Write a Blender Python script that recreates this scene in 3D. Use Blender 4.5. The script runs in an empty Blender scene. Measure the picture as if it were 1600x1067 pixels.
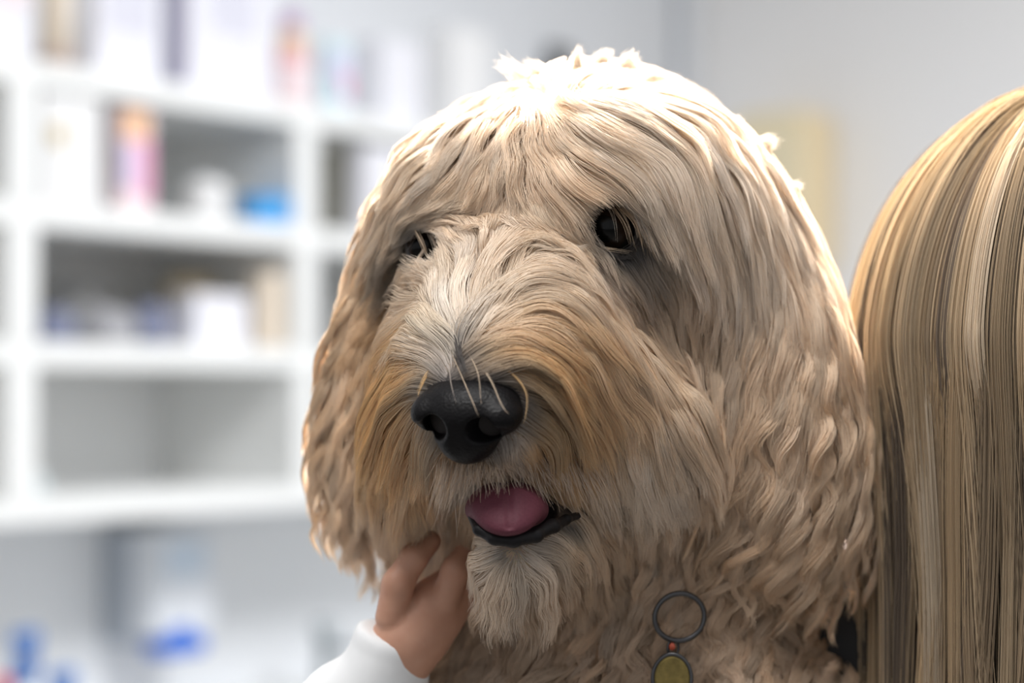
import bpy, math, random
import numpy as np
from mathutils import Matrix, Vector, kdtree

random.seed(7)
RNG = np.random.default_rng(11)
SC = bpy.context.scene
COL = SC.collection

# ---------------------------------------------------------------- camera, world, light, exposure
FPX = 3600.0                      # focal length in pixels of the 1600 wide frame
S = 0.00027                       # metres per pixel at the dog's face
Y0 = FPX * S                      # distance camera to face plane
CAM = np.array([0.0, 0.0, 1.30])
PITCH = math.atan(86.5 / FPX)     # camera looks slightly upward (horizon at row 620)
CP, SP = math.cos(PITCH), math.sin(PITCH)

cam_d = bpy.data.cameras.new('camera')
cam_d.sensor_width = 36.0
cam_d.lens = FPX * 36.0 / 1600.0
cam_d.clip_start = 0.05
cam_d.dof.use_dof = True
cam_d.dof.focus_distance = Y0 - 60 * S
cam_d.dof.aperture_fstop = 4.2
cam = bpy.data.objects.new('camera', cam_d)
cam.location = CAM
cam.rotation_euler = (math.pi / 2 + PITCH, 0, 0)
COL.objects.link(cam)
SC.camera = cam

world = bpy.data.worlds.new('room_light')
SC.world = world
world.use_nodes = True
bg = world.node_tree.nodes['Background']
bg.inputs[0].default_value = (0.97, 0.98, 1.0, 1)
bg.inputs[1].default_value = 0.47

def area(name, loc, size, size_y, power, col=(1, 1, 1), target=None):
    d = bpy.data.lights.new(name, 'AREA')
    d.shape = 'RECTANGLE'; d.size = size; d.size_y = size_y; d.energy = power; d.color = col
    o = bpy.data.objects.new(name, d); o.location = loc
    if target is not None:
        v = Vector(target) - Vector(loc)
        o.rotation_euler = v.to_track_quat('-Z', 'Y').to_euler()
    COL.objects.link(o)
    return o
# the room's ceiling lamps, 2.6 m up: a recessed downlight just behind the dog, panels over the shelves and the near end
dl = area('ceiling_downlight', (0.25, 1.85, 2.60), 0.30, 0.30, 38, (1, 0.98, 0.95), (0.05, 1.08, 1.38))
dl.data.spread = math.radians(70)
area('ceiling_panel_far', (1.15, 2.5, 2.70), 1.2, 0.6, 86, (0.97, 0.98, 1.0))
area('ceiling_panel_near', (-0.25, 0.50, 2.60), 1.2, 0.6, 29, (1, 0.98, 0.96))

SC.view_settings.view_transform = 'Standard'
SC.view_settings.look = 'None'
SC.view_settings.exposure = 0.1
SC.view_settings.gamma = 1.0
SC.view_settings.use_curve_mapping = False

SC.cycles.max_bounces = 6
SC.cycles.diffuse_bounces = 3
SC.cycles.glossy_bounces = 4
SC.cycles.transmission_bounces = 6
SC.cycles.use_adaptive_sampling = True
SC.cycles.adaptive_threshold = 0.015

# ---------------------------------------------------------------- coordinates
# D space: camera aligned, unit = one pixel at the face plane; x right, y away from camera, z up, origin at frame centre.
def PD(px, py, d):
    k = (FPX + d) / FPX
    return np.array([(px - 800.0) * k, float(d), -(py - 533.5) * k])

def toW(p):
    p = np.asarray(p, float)
    X = p[..., 0] * S; D = (FPX + p[..., 1]) * S; Z = p[..., 2] * S
    return np.stack([CAM[0] + X, CAM[1] + D * CP - Z * SP, CAM[2] + D * SP + Z * CP], -1)

def rayW(px, py):
    u = (px - 800.0) / FPX; v = -(py - 533.5) / FPX
    return np.array([u, CP - v * SP, SP + v * CP])

# ---------------------------------------------------------------- materials
def mat(name):
    m = bpy.data.materials.new(name); m.use_nodes = True
    return m, m.node_tree.nodes, m.node_tree.links, m.node_tree.nodes['Principled BSDF']

def plain(name, col, rough=0.5, metal=0.0, noise=0.04, scale=30.0, spec=0.5):
    m, n, l, b = mat(name)
    b.inputs['Roughness'].default_value = rough
    b.inputs['Metallic'].default_value = metal
    b.inputs['Specular IOR Level'].default_value = spec
    tc = n.new('ShaderNodeTexCoord'); nt = n.new('ShaderNodeTexNoise'); nt.inputs['Scale'].default_value = scale
    mx = n.new('ShaderNodeMix'); mx.data_type = 'RGBA'
    mx.inputs[6].default_value = (*[c * (1 - noise) for c in col], 1)
    mx.inputs[7].default_value = (*[min(1, c * (1 + noise)) for c in col], 1)
    l.new(tc.outputs['Object'], nt.inputs['Vector']); l.new(nt.outputs['Fac'], mx.inputs[0]); l.new(mx.outputs[2], b.inputs['Base Color'])
    return m

def printed(name, paper, ink, scale, box):
    """white paper with rows of small print inside box (object coordinates x0,x1,z0,z1)"""
    m, n, l, b = mat(name)
    b.inputs['Roughness'].default_value = 0.6
    tc = n.new('ShaderNodeTexCoord'); sp = n.new('ShaderNodeSeparateXYZ'); l.new(tc.outputs['Object'], sp.inputs[0])
    def math_(op, a, c):
        k = n.new('ShaderNodeMath'); k.operation = op
        for i, v in enumerate((a, c)):
            if isinstance(v, (int, float)): k.inputs[i].default_value = v
            else: l.new(v, k.inputs[i])
        return k.outputs[0]
    x, z = sp.outputs[0], sp.outputs[2]
    row = math_('LESS_THAN', math_('FRACT', math_('MULTIPLY', z, scale), 0.0), 0.45)
    nt = n.new('ShaderNodeTexNoise'); nt.inputs['Scale'].default_value = scale * 2.2; l.new(tc.outputs['Object'], nt.inputs['Vector'])
    word = math_('GREATER_THAN', nt.outputs['Fac'], 0.42)
    inside = math_('MULTIPLY', math_('MULTIPLY', math_('GREATER_THAN', x, box[0]), math_('LESS_THAN', x, box[1])),
                   math_('MULTIPLY', math_('GREATER_THAN', z, box[2]), math_('LESS_THAN', z, box[3])))
    f = math_('MULTIPLY', math_('MULTIPLY', row, word), inside)
    mx = n.new('ShaderNodeMix'); mx.data_type = 'RGBA'
    mx.inputs[6].default_value = (*paper, 1); mx.inputs[7].default_value = (*ink, 1)
    l.new(f, mx.inputs[0]); l.new(mx.outputs[2], b.inputs['Base Color'])
    return m

def hair_mat(name, rough=0.35, gloss=0.16, trans=0.34):
    """hair fibre: tinted diffuse body, light passing through, a soft sheen along the strand"""
    m = bpy.data.materials.new(name); m.use_nodes = True
    n, l = m.node_tree.nodes, m.node_tree.links
    n.clear()
    out = n.new('ShaderNodeOutputMaterial')
    at = n.new('ShaderNodeAttribute'); at.attribute_name = 'tint'
    df = n.new('ShaderNodeBsdfDiffuse'); tr = n.new('ShaderNodeBsdfTranslucent'); hr = n.new('ShaderNodeBsdfHair')
    hr.component = 'Reflection'; hr.inputs['RoughnessU'].default_value = rough; hr.inputs['RoughnessV'].default_value = 0.6
    l.new(at.outputs['Color'], df.inputs[0]); l.new(at.outputs['Color'], tr.inputs[0])
    mxc = n.new('ShaderNodeMix'); mxc.data_type = 'RGBA'; mxc.inputs[0].default_value = 0.35; mxc.inputs[7].default_value = (1, 1, 1, 1)
    l.new(at.outputs['Color'], mxc.inputs[6]); l.new(mxc.outputs[2], hr.inputs['Color'])
    m1 = n.new('ShaderNodeMixShader'); m1.inputs[0].default_value = trans
    m2 = n.new('ShaderNodeMixShader'); m2.inputs[0].default_value = gloss
    l.new(df.outputs[0], m1.inputs[1]); l.new(tr.outputs[0], m1.inputs[2])
    l.new(m1.outputs[0], m2.inputs[1]); l.new(hr.outputs[0], m2.inputs[2]); l.new(m2.outputs[0], out.inputs[0])
    return m

def skin_attr_mat(name, rough=0.6, sss=0.0):
    m, n, l, b = mat(name)
    at = n.new('ShaderNodeAttribute'); at.attribute_name = 'tint'
    nt = n.new('ShaderNodeTexNoise'); nt.inputs['Scale'].default_value = 300
    mx = n.new('ShaderNodeMix'); mx.data_type = 'RGBA'; mx.blend_type = 'MULTIPLY'; mx.inputs[0].default_value = 0.35
    l.new(at.outputs['Color'], mx.inputs[6]); l.new(nt.outputs['Color'], mx.inputs[7])
    l.new(mx.outputs[2], b.inputs['Base Color'])
    b.inputs['Roughness'].default_value = rough
    return m

# ---------------------------------------------------------------- object helpers
def tag(o, label=None, cat=None, group=None, kind=None):
    for k, v in (('label', label), ('category', cat), ('group', group), ('kind', kind)):
        if v: o[k] = v
    return o

def empty(name, loc, label=None, cat=None, group=None):
    o = bpy.data.objects.new(name, None); o.location = Vector(loc); o.empty_display_size = 0.02
    COL.objects.link(o)
    return tag(o, label, cat, group)

def link(name, me, m, parent=None, smooth=True):
    o = bpy.data.objects.new(name, me)
    COL.objects.link(o)
    if m is not None: me.materials.append(m)
    if smooth and hasattr(me, 'polygons'):
        me.polygons.foreach_set('use_smooth', [True] * len(me.polygons))
    if parent is not None:
        o.parent = parent
        o.matrix_parent_inverse = Matrix.Translation(-parent.location)
        if parent.rotation_euler.z or parent.parent:
            bpy.context.view_layer.update()
            o.matrix_parent_inverse = parent.matrix_world.inverted()
    return o

def mesh_from(name, v, f):
    me = bpy.data.meshes.new(name)
    me.from_pydata([tuple(map(float, p)) for p in v], [], [tuple(map(int, q)) for q in f])
    me.update()
    return me

# ---------------------------------------------------------------- signed distance modelling (numpy)
def q_ell(c, r, rot=None):
    c = np.asarray(c, float); r = np.asarray(r, float)
    def f(p):
        q = p - c
        if rot is not None: q = q @ rot
        k0 = np.linalg.norm(q / r, axis=-1) + 1e-9
        k1 = np.linalg.norm(q / (r * r), axis=-1) + 1e-9
        return k0 * (k0 - 1.0) / k1
    return f

def q_cone(a, b, ra, rb):
    a = np.asarray(a, float); b = np.asarray(b, float); ab = b - a; L2 = ab @ ab
    def f(p):
        t = np.clip(((p - a) @ ab) / L2, 0, 1)
        return np.linalg.norm(p - (a + t[..., None] * ab), axis=-1) - (ra + (rb - ra) * t)
    return f

def smin(a, b, k):
    h = np.maximum(k - np.abs(a - b), 0) / k
    return np.minimum(a, b) - h * h * k * 0.25

def smax(a, b, k): return -smin(-a, -b, k)

def grad(f, p, e=1.0):
    g = np.stack([f(p + np.array(v) * e) - f(p - np.array(v) * e) for v in ((1, 0, 0), (0, 1, 0), (0, 0, 1))], -1)
    return g / (np.linalg.norm(g, axis=-1, keepdims=True) + 1e-9)

def surface(f, lo, hi, h):
    """surface nets; returns verts (D space) and quads"""
    ax = [np.arange(lo[i], hi[i] + h, h) for i in range(3)]
    n = [len(a) for a in ax]
    V = np.empty(n, np.float32)
    YZ = np.stack(np.meshgrid(ax[1], ax[2], indexing='ij'), -1).reshape(-1, 2)
    for i in range(n[0]):
        p = np.concatenate([np.full((len(YZ), 1), ax[0][i]), YZ], 1)
        V[i] = f(p).reshape(n[1], n[2])
    cs = [n[i] - 1 for i in range(3)]
    acc = np.zeros((*cs, 3), np.float32); cnt = np.zeros(cs, np.float32)
    corner = lambda d: V[d[0]:d[0] + cs[0], d[1]:d[1] + cs[1], d[2]:d[2] + cs[2]]
    for a in range(3):
        for b0 in (0, 1):
            for c0 in (0, 1):
                d0 = [0, 0, 0]; d0[(a + 1) % 3] = b0; d0[(a + 2) % 3] = c0
                d1 = list(d0); d1[a] = 1
                v0, v1 = corner(d0), corner(d1)
                cr = (v0 < 0) != (v1 < 0)
                t = np.where(cr, v0 / np.where(np.abs(v0 - v1) < 1e-9, 1, v0 - v1), 0)
                for k in range(3):
                    acc[..., k] += np.where(cr, (t if k == a else d0[k]), 0)
                cnt += cr
    m = cnt > 0
    idx = -np.ones(cs, np.int64); idx[m] = np.arange(m.sum())
    ijk = np.argwhere(m)
    v = (ijk + acc[m] / cnt[m][:, None]) * h + np.array(lo)
    faces = []
    for a in range(3):
        b, c = (a + 1) % 3, (a + 2) % 3
        sl0 = [slice(1, cs[i]) for i in range(3)]; sl0[a] = slice(0, cs[a])
        sl1 = list(sl0); sl1[a] = slice(1, cs[a] + 1)
        s0 = V[tuple(sl0)] < 0; s1 = V[tuple(sl1)] < 0
        for flip, sel in ((False, s0 & ~s1), (True, ~s0 & s1)):
            e = np.argwhere(sel)
            if not len(e): continue
            off = [1, 1, 1]; off[a] = 0
            e = e + np.array(off)
            db = np.zeros(3, int); db[b] = 1
            dc = np.zeros(3, int); dc[c] = 1
            q = [e - db - dc, e - dc, e, e - db]
            q = np.stack([idx[x[:, 0], x[:, 1], x[:, 2]] for x in q], 1)
            q = q[(q >= 0).all(1)]
            faces.append(q[:, ::-1] if flip else q)
    F = np.concatenate(faces)
    for _ in range(2):
        v = v - grad(f, v, h * 0.3) * np.clip(f(v), -h, h)[:, None]
    return v, F

def fast_mesh(name, v, F):
    me = bpy.data.meshes.new(name)
    v = np.asarray(v, np.float32); F = np.asarray(F, np.int32)
    me.vertices.add(len(v)); me.vertices.foreach_set('co', v.ravel())
    me.loops.add(F.size); me.loops.foreach_set('vertex_index', F.ravel())
    me.polygons.add(len(F))
    me.polygons.foreach_set('loop_start', np.arange(len(F), dtype=np.int32) * F.shape[1])
    me.update(calc_edges=True); me.validate()
    return me

def paint(me, col):
    a = me.attributes.new('tint', 'FLOAT_COLOR', 'POINT')
    c = np.ones((len(me.vertices), 4), np.float32); c[:, :3] = col
    a.data.foreach_set('color', c.ravel())

def make_curves(name, P, R, T, m, parent):
    """P (N,K,3) D-space strands, R (N,K) radii in D units, T (N,3) or (N,K,3) colours"""
    N, K, _ = P.shape
    hc = bpy.data.hair_curves.new(name)
    hc.add_curves([K] * N)
    hc.position_data.foreach_set('vector', toW(P).astype(np.float32).ravel())
    a = hc.attributes.get('radius') or hc.attributes.new('radius', 'FLOAT', 'POINT')
    a.data.foreach_set('value', (R * S).astype(np.float32).ravel())
    a = hc.attributes.new('tint', 'FLOAT_COLOR', 'CURVE' if T.ndim == 2 else 'POINT')
    c = np.ones((*T.shape[:-1], 4), np.float32); c[..., :3] = T
    a.data.foreach_set('color', c.ravel())
    o = link(name, hc, m, parent, smooth=False)
    o['kind'] = 'stuff'
    return o

# ================================================================ THE ROOM
ALPHA = math.atan(2450 / FPX)
UX = np.array([math.sin(ALPHA), math.cos(ALPHA), 0.0])        # along the shelf wall, away to the right
WX = np.array([-math.cos(ALPHA), math.sin(ALPHA), 0.0])       # into the wall
A0 = CAM + rayW(35, 620) * 3.2; A0[2] = 0.0                   # front edge of the first upright, on the floor
RZ = math.atan2(UX[1], UX[0])
DEPTH = 0.30

def SU(px, py, w=0.0):
    """where a sight line meets the plane parallel to the shelf front, w metres into it: (u, z)"""
    r = rayW(px, py); o = CAM - A0
    t = (w - o @ WX) / (r @ WX)
    p = o + r * t
    return p @ UX, p[2]
def LW(u, w, z): return A0 + UX * u + WX * w + np.array([0, 0, z])

def box_mesh(name, sx, sy, sz, bev=0.003, seg=2):
    """box standing on z=0, x right, y into the wall, centred on x and y"""
    import bmesh
    bm = bmesh.new(); bmesh.ops.create_cube(bm, size=1.0)
    bmesh.ops.scale(bm, vec=(sx, sy, sz), verts=bm.verts); bmesh.ops.translate(bm, vec=(0, 0, sz / 2), verts=bm.verts)
    if bev: bmesh.ops.bevel(bm, geom=bm.edges[:], offset=min(bev, 0.45 * min(sx, sy, sz)), segments=seg, affect='EDGES', profile=0.5)
    me = bpy.data.meshes.new(name); bm.to_mesh(me); bm.free()
    return me

def lathe_mesh(name, prof, seg=32):
    v, f = [], []
    for r, z in prof:
        for j in range(seg):
            a = 2 * math.pi * j / seg; v.append((r * math.cos(a), r * math.sin(a), z))
    for i in range(len(prof) - 1):
        for j in range(seg):
            f.append((i * seg + j, i * seg + (j + 1) % seg, (i + 1) * seg + (j + 1) % seg, (i + 1) * seg + j))
    f.append(tuple(reversed(range(seg)))); f.append(tuple((len(prof) - 1) * seg + j for j in range(seg)))
    return mesh_from(name, v, f)

def child(name, me, m, parent, loc=(0, 0, 0), smooth=False):
    o = bpy.data.objects.new(name, me); COL.objects.link(o)
    if m is not None: me.materials.append(m)
    if smooth: me.polygons.foreach_set('use_smooth', [True] * len(me.polygons))
    o.parent = parent; o.location = loc
    return o

def solo(name, me, m, loc, rz=RZ, label=None, cat=None, group=None, kind=None, smooth=False):
    o = bpy.data.objects.new(name, me); COL.objects.link(o)
    me.materials.append(m); o.location = Vector(loc); o.rotation_euler = (0, 0, rz)
    if smooth: me.polygons.foreach_set('use_smooth', [True] * len(me.polygons))
    return tag(o, label, cat, group, kind)

M_wall = plain('wall_paint_cool', (0.80, 0.82, 0.85), 0.8, 0, 0.02, 3)
M_wall2 = plain('wall_paint_grey', (0.84, 0.83, 0.82), 0.8, 0, 0.02, 3)
M_floor = plain('vinyl_floor', (0.13, 0.125, 0.12), 0.6, 0, 0.08, 8)
M_shelf = plain('white_laminate', (0.81, 0.82, 0.81), 0.45, 0, 0.01, 10)
M_back = plain('shelf_back_board', (0.87, 0.88, 0.88), 0.7, 0, 0.02, 10)

# floor and walls
solo('floor', mesh_from('floor', [(-6, -4, 0), (7, -4, 0), (7, 9, 0), (-6, 9, 0)], [(0, 1, 2, 3)]), M_floor, (0, 0, 0), 0, kind='structure')
uc, _ = SU(1072, 300, DEPTH)                                   # where the shelf wall meets the far wall
def wall(name, m, L, H, T, loc, rz):
    me = mesh_from(name, [(0, 0, 0), (L, 0, 0), (L, T, 0), (0, T, 0), (0, 0, H), (L, 0, H), (L, T, H), (0, T, H)],
                   [(0, 1, 5, 4), (1, 2, 6, 5), (2, 3, 7, 6), (3, 0, 4, 7), (4, 5, 6, 7), (3, 2, 1, 0)])
    return solo(name, me, m, loc, rz, kind='structure')
wall('wall_left', M_wall, uc + 2.4, 2.9, 0.1, LW(-2.4, DEPTH, 0), RZ)
far0 = LW(uc, DEPTH, 0)
wall('wall_back', M_wall2, 4.0, 2.9, 0.1, far0, RZ - math.pi / 2)
# corner bead, the pale upright strip in the corner
solo('trim_1', box_mesh('trim_1', 0.05, 0.03, 2.9, 0.004), M_wall, far0 - WX * 0.03 - UX * 0.03 , RZ, kind='structure')

# ---- shelving unit
TH = 0.036
def zy(y): return SU(35, y)[1]
Z_TOP, Z_1, Z_2, Z_3 = zy(90), zy(312), zy(532), zy(779)
U_R = SU(480, 620)[0]; BAY = U_R
shelf = empty('wall_shelf', LW(0, DEPTH / 2, Z_3 - TH), 'white open wall shelving unit holding boxes and bottles', 'shelf')
shelf.rotation_euler = (0, 0, RZ)
us = [-BAY, 0.0, U_R, U_R + BAY]
for zt in (Z_TOP, Z_1, Z_2, Z_3):
    child('shelf_board', box_mesh('shelf_board', us[-1] - us[0] + 0.06, DEPTH, TH, 0.002), M_shelf, shelf, ((us[0] + us[-1]) / 2, 0, zt - TH - (Z_3 - TH)))
for u in us:
    lv_ = [Z_3, Z_2, Z_1, Z_TOP]
    for a, b in zip(lv_[:-1], lv_[1:]):
        child('upright_panel', box_mesh('upright_panel', 0.056, DEPTH, b - TH - a, 0.002), M_shelf, shelf, (u, 0, a - (Z_3 - TH)))
for a, b in zip(us[:-1], us[1:]):
    for z0, z1 in zip(lv_[:-1], lv_[1:]):
        child('back_panel', box_mesh('back_panel', b - a - 0.056, 0.006, z1 - TH - z0, 0), M_back, shelf, ((a + b) / 2, DEPTH / 2 - 0.004, z0 - (Z_3 - TH)))

# ---- things on the shelves
def sbox(name, px0, px1, ytop, zbase, w0, dep, m, label, cat, bev=0.004, group=None):
    u0 = SU(px0, ytop, w0 + dep)[0]; u1 = SU(px1, ytop, w0)[0]      # left outline is the back corner, right outline the front one
    u0 = min(u0, u1 - 0.018)
    um = (u0 + u1) / 2
    _, zt = SU((px0 + px1) / 2, ytop, w0)
    me = box_mesh(name, u1 - u0, dep, max(0.02, zt - zbase), bev)
    return solo(name, me, m, LW(um, w0 + dep / 2, zbase), RZ, label, cat, group), u1 - u0, max(0.02, zt - zbase)

def band(parent, name, m, sx, sy, z0, z1, x=0.0, y=0.0, bev=0.001):
    return child(name, box_mesh(name, sx, sy, z1 - z0, bev), m, parent, (x, y, z0))

C_white = plain('white_card', (0.79, 0.79, 0.84), 0.55, 0, 0.01)
C_white2 = plain('white_gloss', (0.81, 0.81, 0.81), 0.35, 0, 0.01)
C_lilac = plain('lilac_card', (0.50, 0.48, 0.62), 0.6)
C_pink = plain('pink_print', (0.80, 0.38, 0.55), 0.5)
C_coral = plain('coral_print', (0.85, 0.45, 0.45), 0.5)
C_rose = plain('pale_rose_card', (0.86, 0.70, 0.72), 0.5)
C_orange = plain('orange_print', (0.86, 0.50, 0.25), 0.5)
C_yellow = plain('pale_yellow_print', (0.82, 0.66, 0.40), 0.5)
C_purple = plain('purple_print', (0.48, 0.28, 0.50), 0.5)
C_lav = plain('lavender_print', (0.66, 0.60, 0.80), 0.5)
C_aqua = plain('pale_aqua_print', (0.60, 0.78, 0.84), 0.5)
C_blue = plain('bright_blue_plastic', (0.03, 0.36, 0.80), 0.4)
C_navy = plain('slate_blue_cloth', (0.20, 0.22, 0.32), 0.8, 0, 0.15)
C_grey = plain('grey_cloth', (0.34, 0.34, 0.36), 0.85, 0, 0.15)
C_greyl = plain('light_grey_cloth', (0.60, 0.60, 0.60), 0.85, 0, 0.1)
C_beige = plain('beige_card', (0.74, 0.64, 0.52), 0.6)
C_brown = plain('brown_card', (0.42, 0.32, 0.27), 0.6)
C_gold = plain('muted_gold_print', (0.62, 0.52, 0.33), 0.5)
C_olive = plain('dark_olive_card', (0.14, 0.13, 0.09), 0.6)
C_green = plain('green_plastic', (0.16, 0.34, 0.12), 0.5)

# top of the unit
o, w_, h_ = sbox('storage_box', -70, 47, -60, Z_TOP, 0.04, 0.05, C_white, 'white box with pink patch, at the left end on top of the shelf', 'box')
band(o, 'printed_patch', C_rose, w_ * 0.5, 0.004, h_ * 0.60, h_ * 0.9, w_ * 0.15, -0.026)
u0, _ = SU(86, 90, 0.04)
t = empty('spray_bottle', LW(u0, 0.04, Z_TOP), 'tall beige bottle with brown base ring on top of the shelf', 'bottle'); t.rotation_euler = (0, 0, RZ)
child('bottle_body', lathe_mesh('bottle_body', [(0.020, 0.022), (0.025, 0.026), (0.025, 0.15), (0.018, 0.165), (0.010, 0.17), (0.010, 0.19)]), C_beige, t, smooth=True)
child('base_ring', lathe_mesh('base_ring', [(0.027, 0.0), (0.028, 0.003), (0.028, 0.022), (0.026, 0.024)]), C_brown, t, smooth=True)
child('cap', lathe_mesh('cap', [(0.012, 0.19), (0.012, 0.215), (0.010, 0.218)]), C_brown, t, smooth=True)
o, w_, h_ = sbox('card_box', 120, 250, -70, Z_TOP, 0.03, 0.04, C_white, 'white carton with faint grey print, left of the lilac-edged carton', 'box')
m_ = printed('faint_print', (0.79, 0.79, 0.85), (0.45, 0.45, 0.56), 110, (-0.05, 0.05, h_ * 0.35, h_ * 0.95))
band(o, 'printed_panel', m_, w_ * 0.94, 0.002, 0.004, h_ - 0.004, 0, -0.0205)
o, w_, h_ = sbox('card_box', 256, 430, -70, Z_TOP, 0.02, 0.052, C_white, 'white carton with lilac side panel and small print on top of the shelf', 'box')
band(o, 'side_panel', C_lilac, 0.004, 0.050, 0.002, h_ - 0.002, -w_ / 2 - 0.0015)
m_ = printed('small_print', (0.79, 0.79, 0.85), (0.42, 0.42, 0.54), 120, (-0.06, 0.055, h_ * 0.40, h_ * 0.95))
band(o, 'printed_panel', m_, w_ * 0.94, 0.002, 0.004, h_ - 0.004, 0, -0.0265)
u0, _ = SU(462, 160, 0.05)
t = empty('toy_bottle', LW(u0, 0.06, Z_TOP), 'pink and yellow bottle with purple cap on top of the shelf', 'bottle'); t.rotation_euler = (0, 0, RZ)
child('bottle_body', lathe_mesh('bottle_body', [(0.030, 0.0), (0.033, 0.004), (0.030, 0.05), (0.026, 0.075)]), C_rose, t, smooth=True)
child('label_band', lathe_mesh('label_band', [(0.0265, 0.072), (0.027, 0.075), (0.025, 0.10), (0.024, 0.101)]), C_coral, t, smooth=True)
child('shoulder', lathe_mesh('shoulder', [(0.024, 0.10), (0.023, 0.115), (0.017, 0.128), (0.016, 0.13)]), C_yellow, t, smooth=True)
child('cap', lathe_mesh('cap', [(0.018, 0.128), (0.019, 0.13), (0.019, 0.152), (0.014, 0.157)]), C_purple, t, smooth=True)
o, w_, h_ = sbox('gift_box', 492, 549, 62, Z_TOP, 0.02, 0.03, C_aqua, 'pale aqua box with lavender and pink print on top of the shelf', 'box')
band(o, 'lavender_band', C_lav, w_ * 0.92, 0.003, h_ * 0.5, h_ * 0.78, 0, -0.0155)
band(o, 'pink_panel', C_pink, w_ * 0.42, 0.003, h_ * 0.2, h_ * 0.5, w_ * 0.24, -0.0157)
sbox('storage_box', 552, 660, 60, Z_TOP, 0.02, 0.06, C_white, 'plain white box beside the pale aqua box', 'box')
sbox('storage_box', 662, 768, 42, Z_TOP, 0.02, 0.06, C_white2, 'taller plain white box at the right end of the shelf top', 'box')

# upper row
o, w_, h_ = sbox('carton', 52, 160, 148, Z_1, 0.006, 0.02, C_white2, 'white carton with small gold emblem, left in the upper row', 'box')
child('emblem', lathe_mesh('emblem', [(0.016, 0), (0.017, 0.001), (0.017, 0.002), (0.012, 0.003)]), C_gold, o, (-w_ * 0.26, -0.0105, h_ * 0.62)).rotation_euler = (math.pi / 2, 0, 0)
o, w_, h_ = sbox('carton', 165, 240, 168, Z_1, 0.02, 0.03, C_rose, 'pink carton with orange top beside the white carton with gold emblem', 'box')
band(o, 'orange_panel', C_orange, w_ * 0.66, 0.003, h_ * 0.70, h_ * 0.97, -w_ * 0.05, -0.0155)
band(o, 'pink_panel', C_pink, w_ * 0.5, 0.003, h_ * 0.48, h_ * 0.70, w_ * 0.2, -0.0157)
band(o, 'lower_pink_panel', C_pink, w_ * 0.42, 0.003, h_ * 0.14, h_ * 0.46, w_ * 0.24, -0.0158)
band(o, 'lavender_panel', C_lav, w_ * 0.44, 0.003, h_ * 0.22, h_ * 0.66, -w_ * 0.26, -0.0159)
u0, _ = SU(320, 330, 0.06)
t = empty('round_jar', LW(u0, 0.06, Z_1), 'round white jar with domed lid beside the blue tub', 'jar'); t.rotation_euler = (0, 0, RZ)
child('jar_body', lathe_mesh('jar_body', [(0.032, 0), (0.036, 0.003), (0.036, 0.035), (0.034, 0.038)]), C_white2, t, smooth=True)
child('lid', lathe_mesh('lid', [(0.0375, 0.036), (0.0375, 0.048), (0.032, 0.060), (0.018, 0.067), (0.004, 0.069)]), C_white2, t, smooth=True)
u0, _ = SU(411, 345, 0.047)
t = empty('plastic_tub', LW(u0, 0.047, Z_1), 'bright blue plastic tub at the right of the upper row', 'tub'); t.rotation_euler = (0, 0, RZ)
child('tub_body', lathe_mesh('tub_body', [(0.034, 0), (0.037, 0.003), (0.041, 0.034), (0.038, 0.036)]), C_blue, t, smooth=True)
child('lid', lathe_mesh('lid', [(0.043, 0.034), (0.043, 0.042), (0.038, 0.045)]), C_blue, t, smooth=True)
sbox('folder', 512, 534, 226, Z_1, 0.02, 0.03, C_olive, 'dark olive folder standing left of a white carton', 'folder')
sbox('carton', 541, 640, 228, Z_1, 0.02, 0.04, C_white, 'white carton in the upper row, right of the dark folder', 'box')
sbox('folder', -40, 8, 150, Z_1, 0.08, 0.05, C_greyl, 'grey folder in the bay at the left edge, upper row', 'folder')

# middle row
def pouch(px, dep, sx, sy, sz, m, label, seed):
    u, _ = SU(px, 530, dep)
    r = np.random.default_rng(seed)
    v, f = [], []
    R_, C_ = 14, 24
    for i in range(R_ + 1):
        th = math.pi * i / R_
        for j in range(C_):
            ph_ = 2 * math.pi * j / C_
            k = 1 + 0.10 * math.sin(3 * ph_ + seed) * math.sin(2 * th) + 0.06 * math.sin(5 * ph_ + 2 * seed)
            z = math.cos(th); z = z if z > -0.55 else -0.55
            v.append((sx * k * math.sin(th) ** 0.7 * math.cos(ph_), sy * k * math.sin(th) ** 0.7 * math.sin(ph_), (z + 0.55) * sz / 1.55))
    for i in range(R_):
        for j in range(C_):
            f.append((i * C_ + j, (i + 1) * C_ + j, (i + 1) * C_ + (j + 1) % C_, i * C_ + (j + 1) % C_))
    return solo('pouch', mesh_from('pouch', v, f), m, LW(u, dep, Z_2), RZ, label, 'pouch', 'soft pouches in the middle row', smooth=True)
pouch(80, 0.06, 0.032, 0.04, 0.05, C_navy, 'slate blue soft pouch at the left of the middle row', 1)
pouch(120, 0.22, 0.055, 0.05, 0.10, C_greyl, 'pale grey soft pouch behind the slate blue ones', 2)
pouch(165, 0.07, 0.050, 0.04, 0.055, C_grey, 'dark grey soft pouch in the middle row', 3)
pouch(232, 0.09, 0.030, 0.035, 0.065, C_navy, 'slate blue soft pouch left of the white carton', 4)
sbox('carton', 268, 390, 458, Z_2, 0.03, 0.05, C_white, 'low white carton in the middle row', 'box')
sbox('packet', 258, 335, 432, Z_2, 0.15, 0.04, C_yellow, 'pale yellow packet behind the low white carton', 'packet')
sbox('carton', 392, 446, 425, Z_2, 0.006, 0.03, C_beige, 'beige carton at the right of the middle row', 'box')
pouch(-8, 0.10, 0.045, 0.05, 0.09, C_navy, 'slate blue soft pouch at the left edge of the photo', 6)
sbox('carton', 515, 640, 440, Z_2, 0.10, 0.05, C_greyl, 'grey carton in the middle row beside the dog', 'box')
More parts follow.
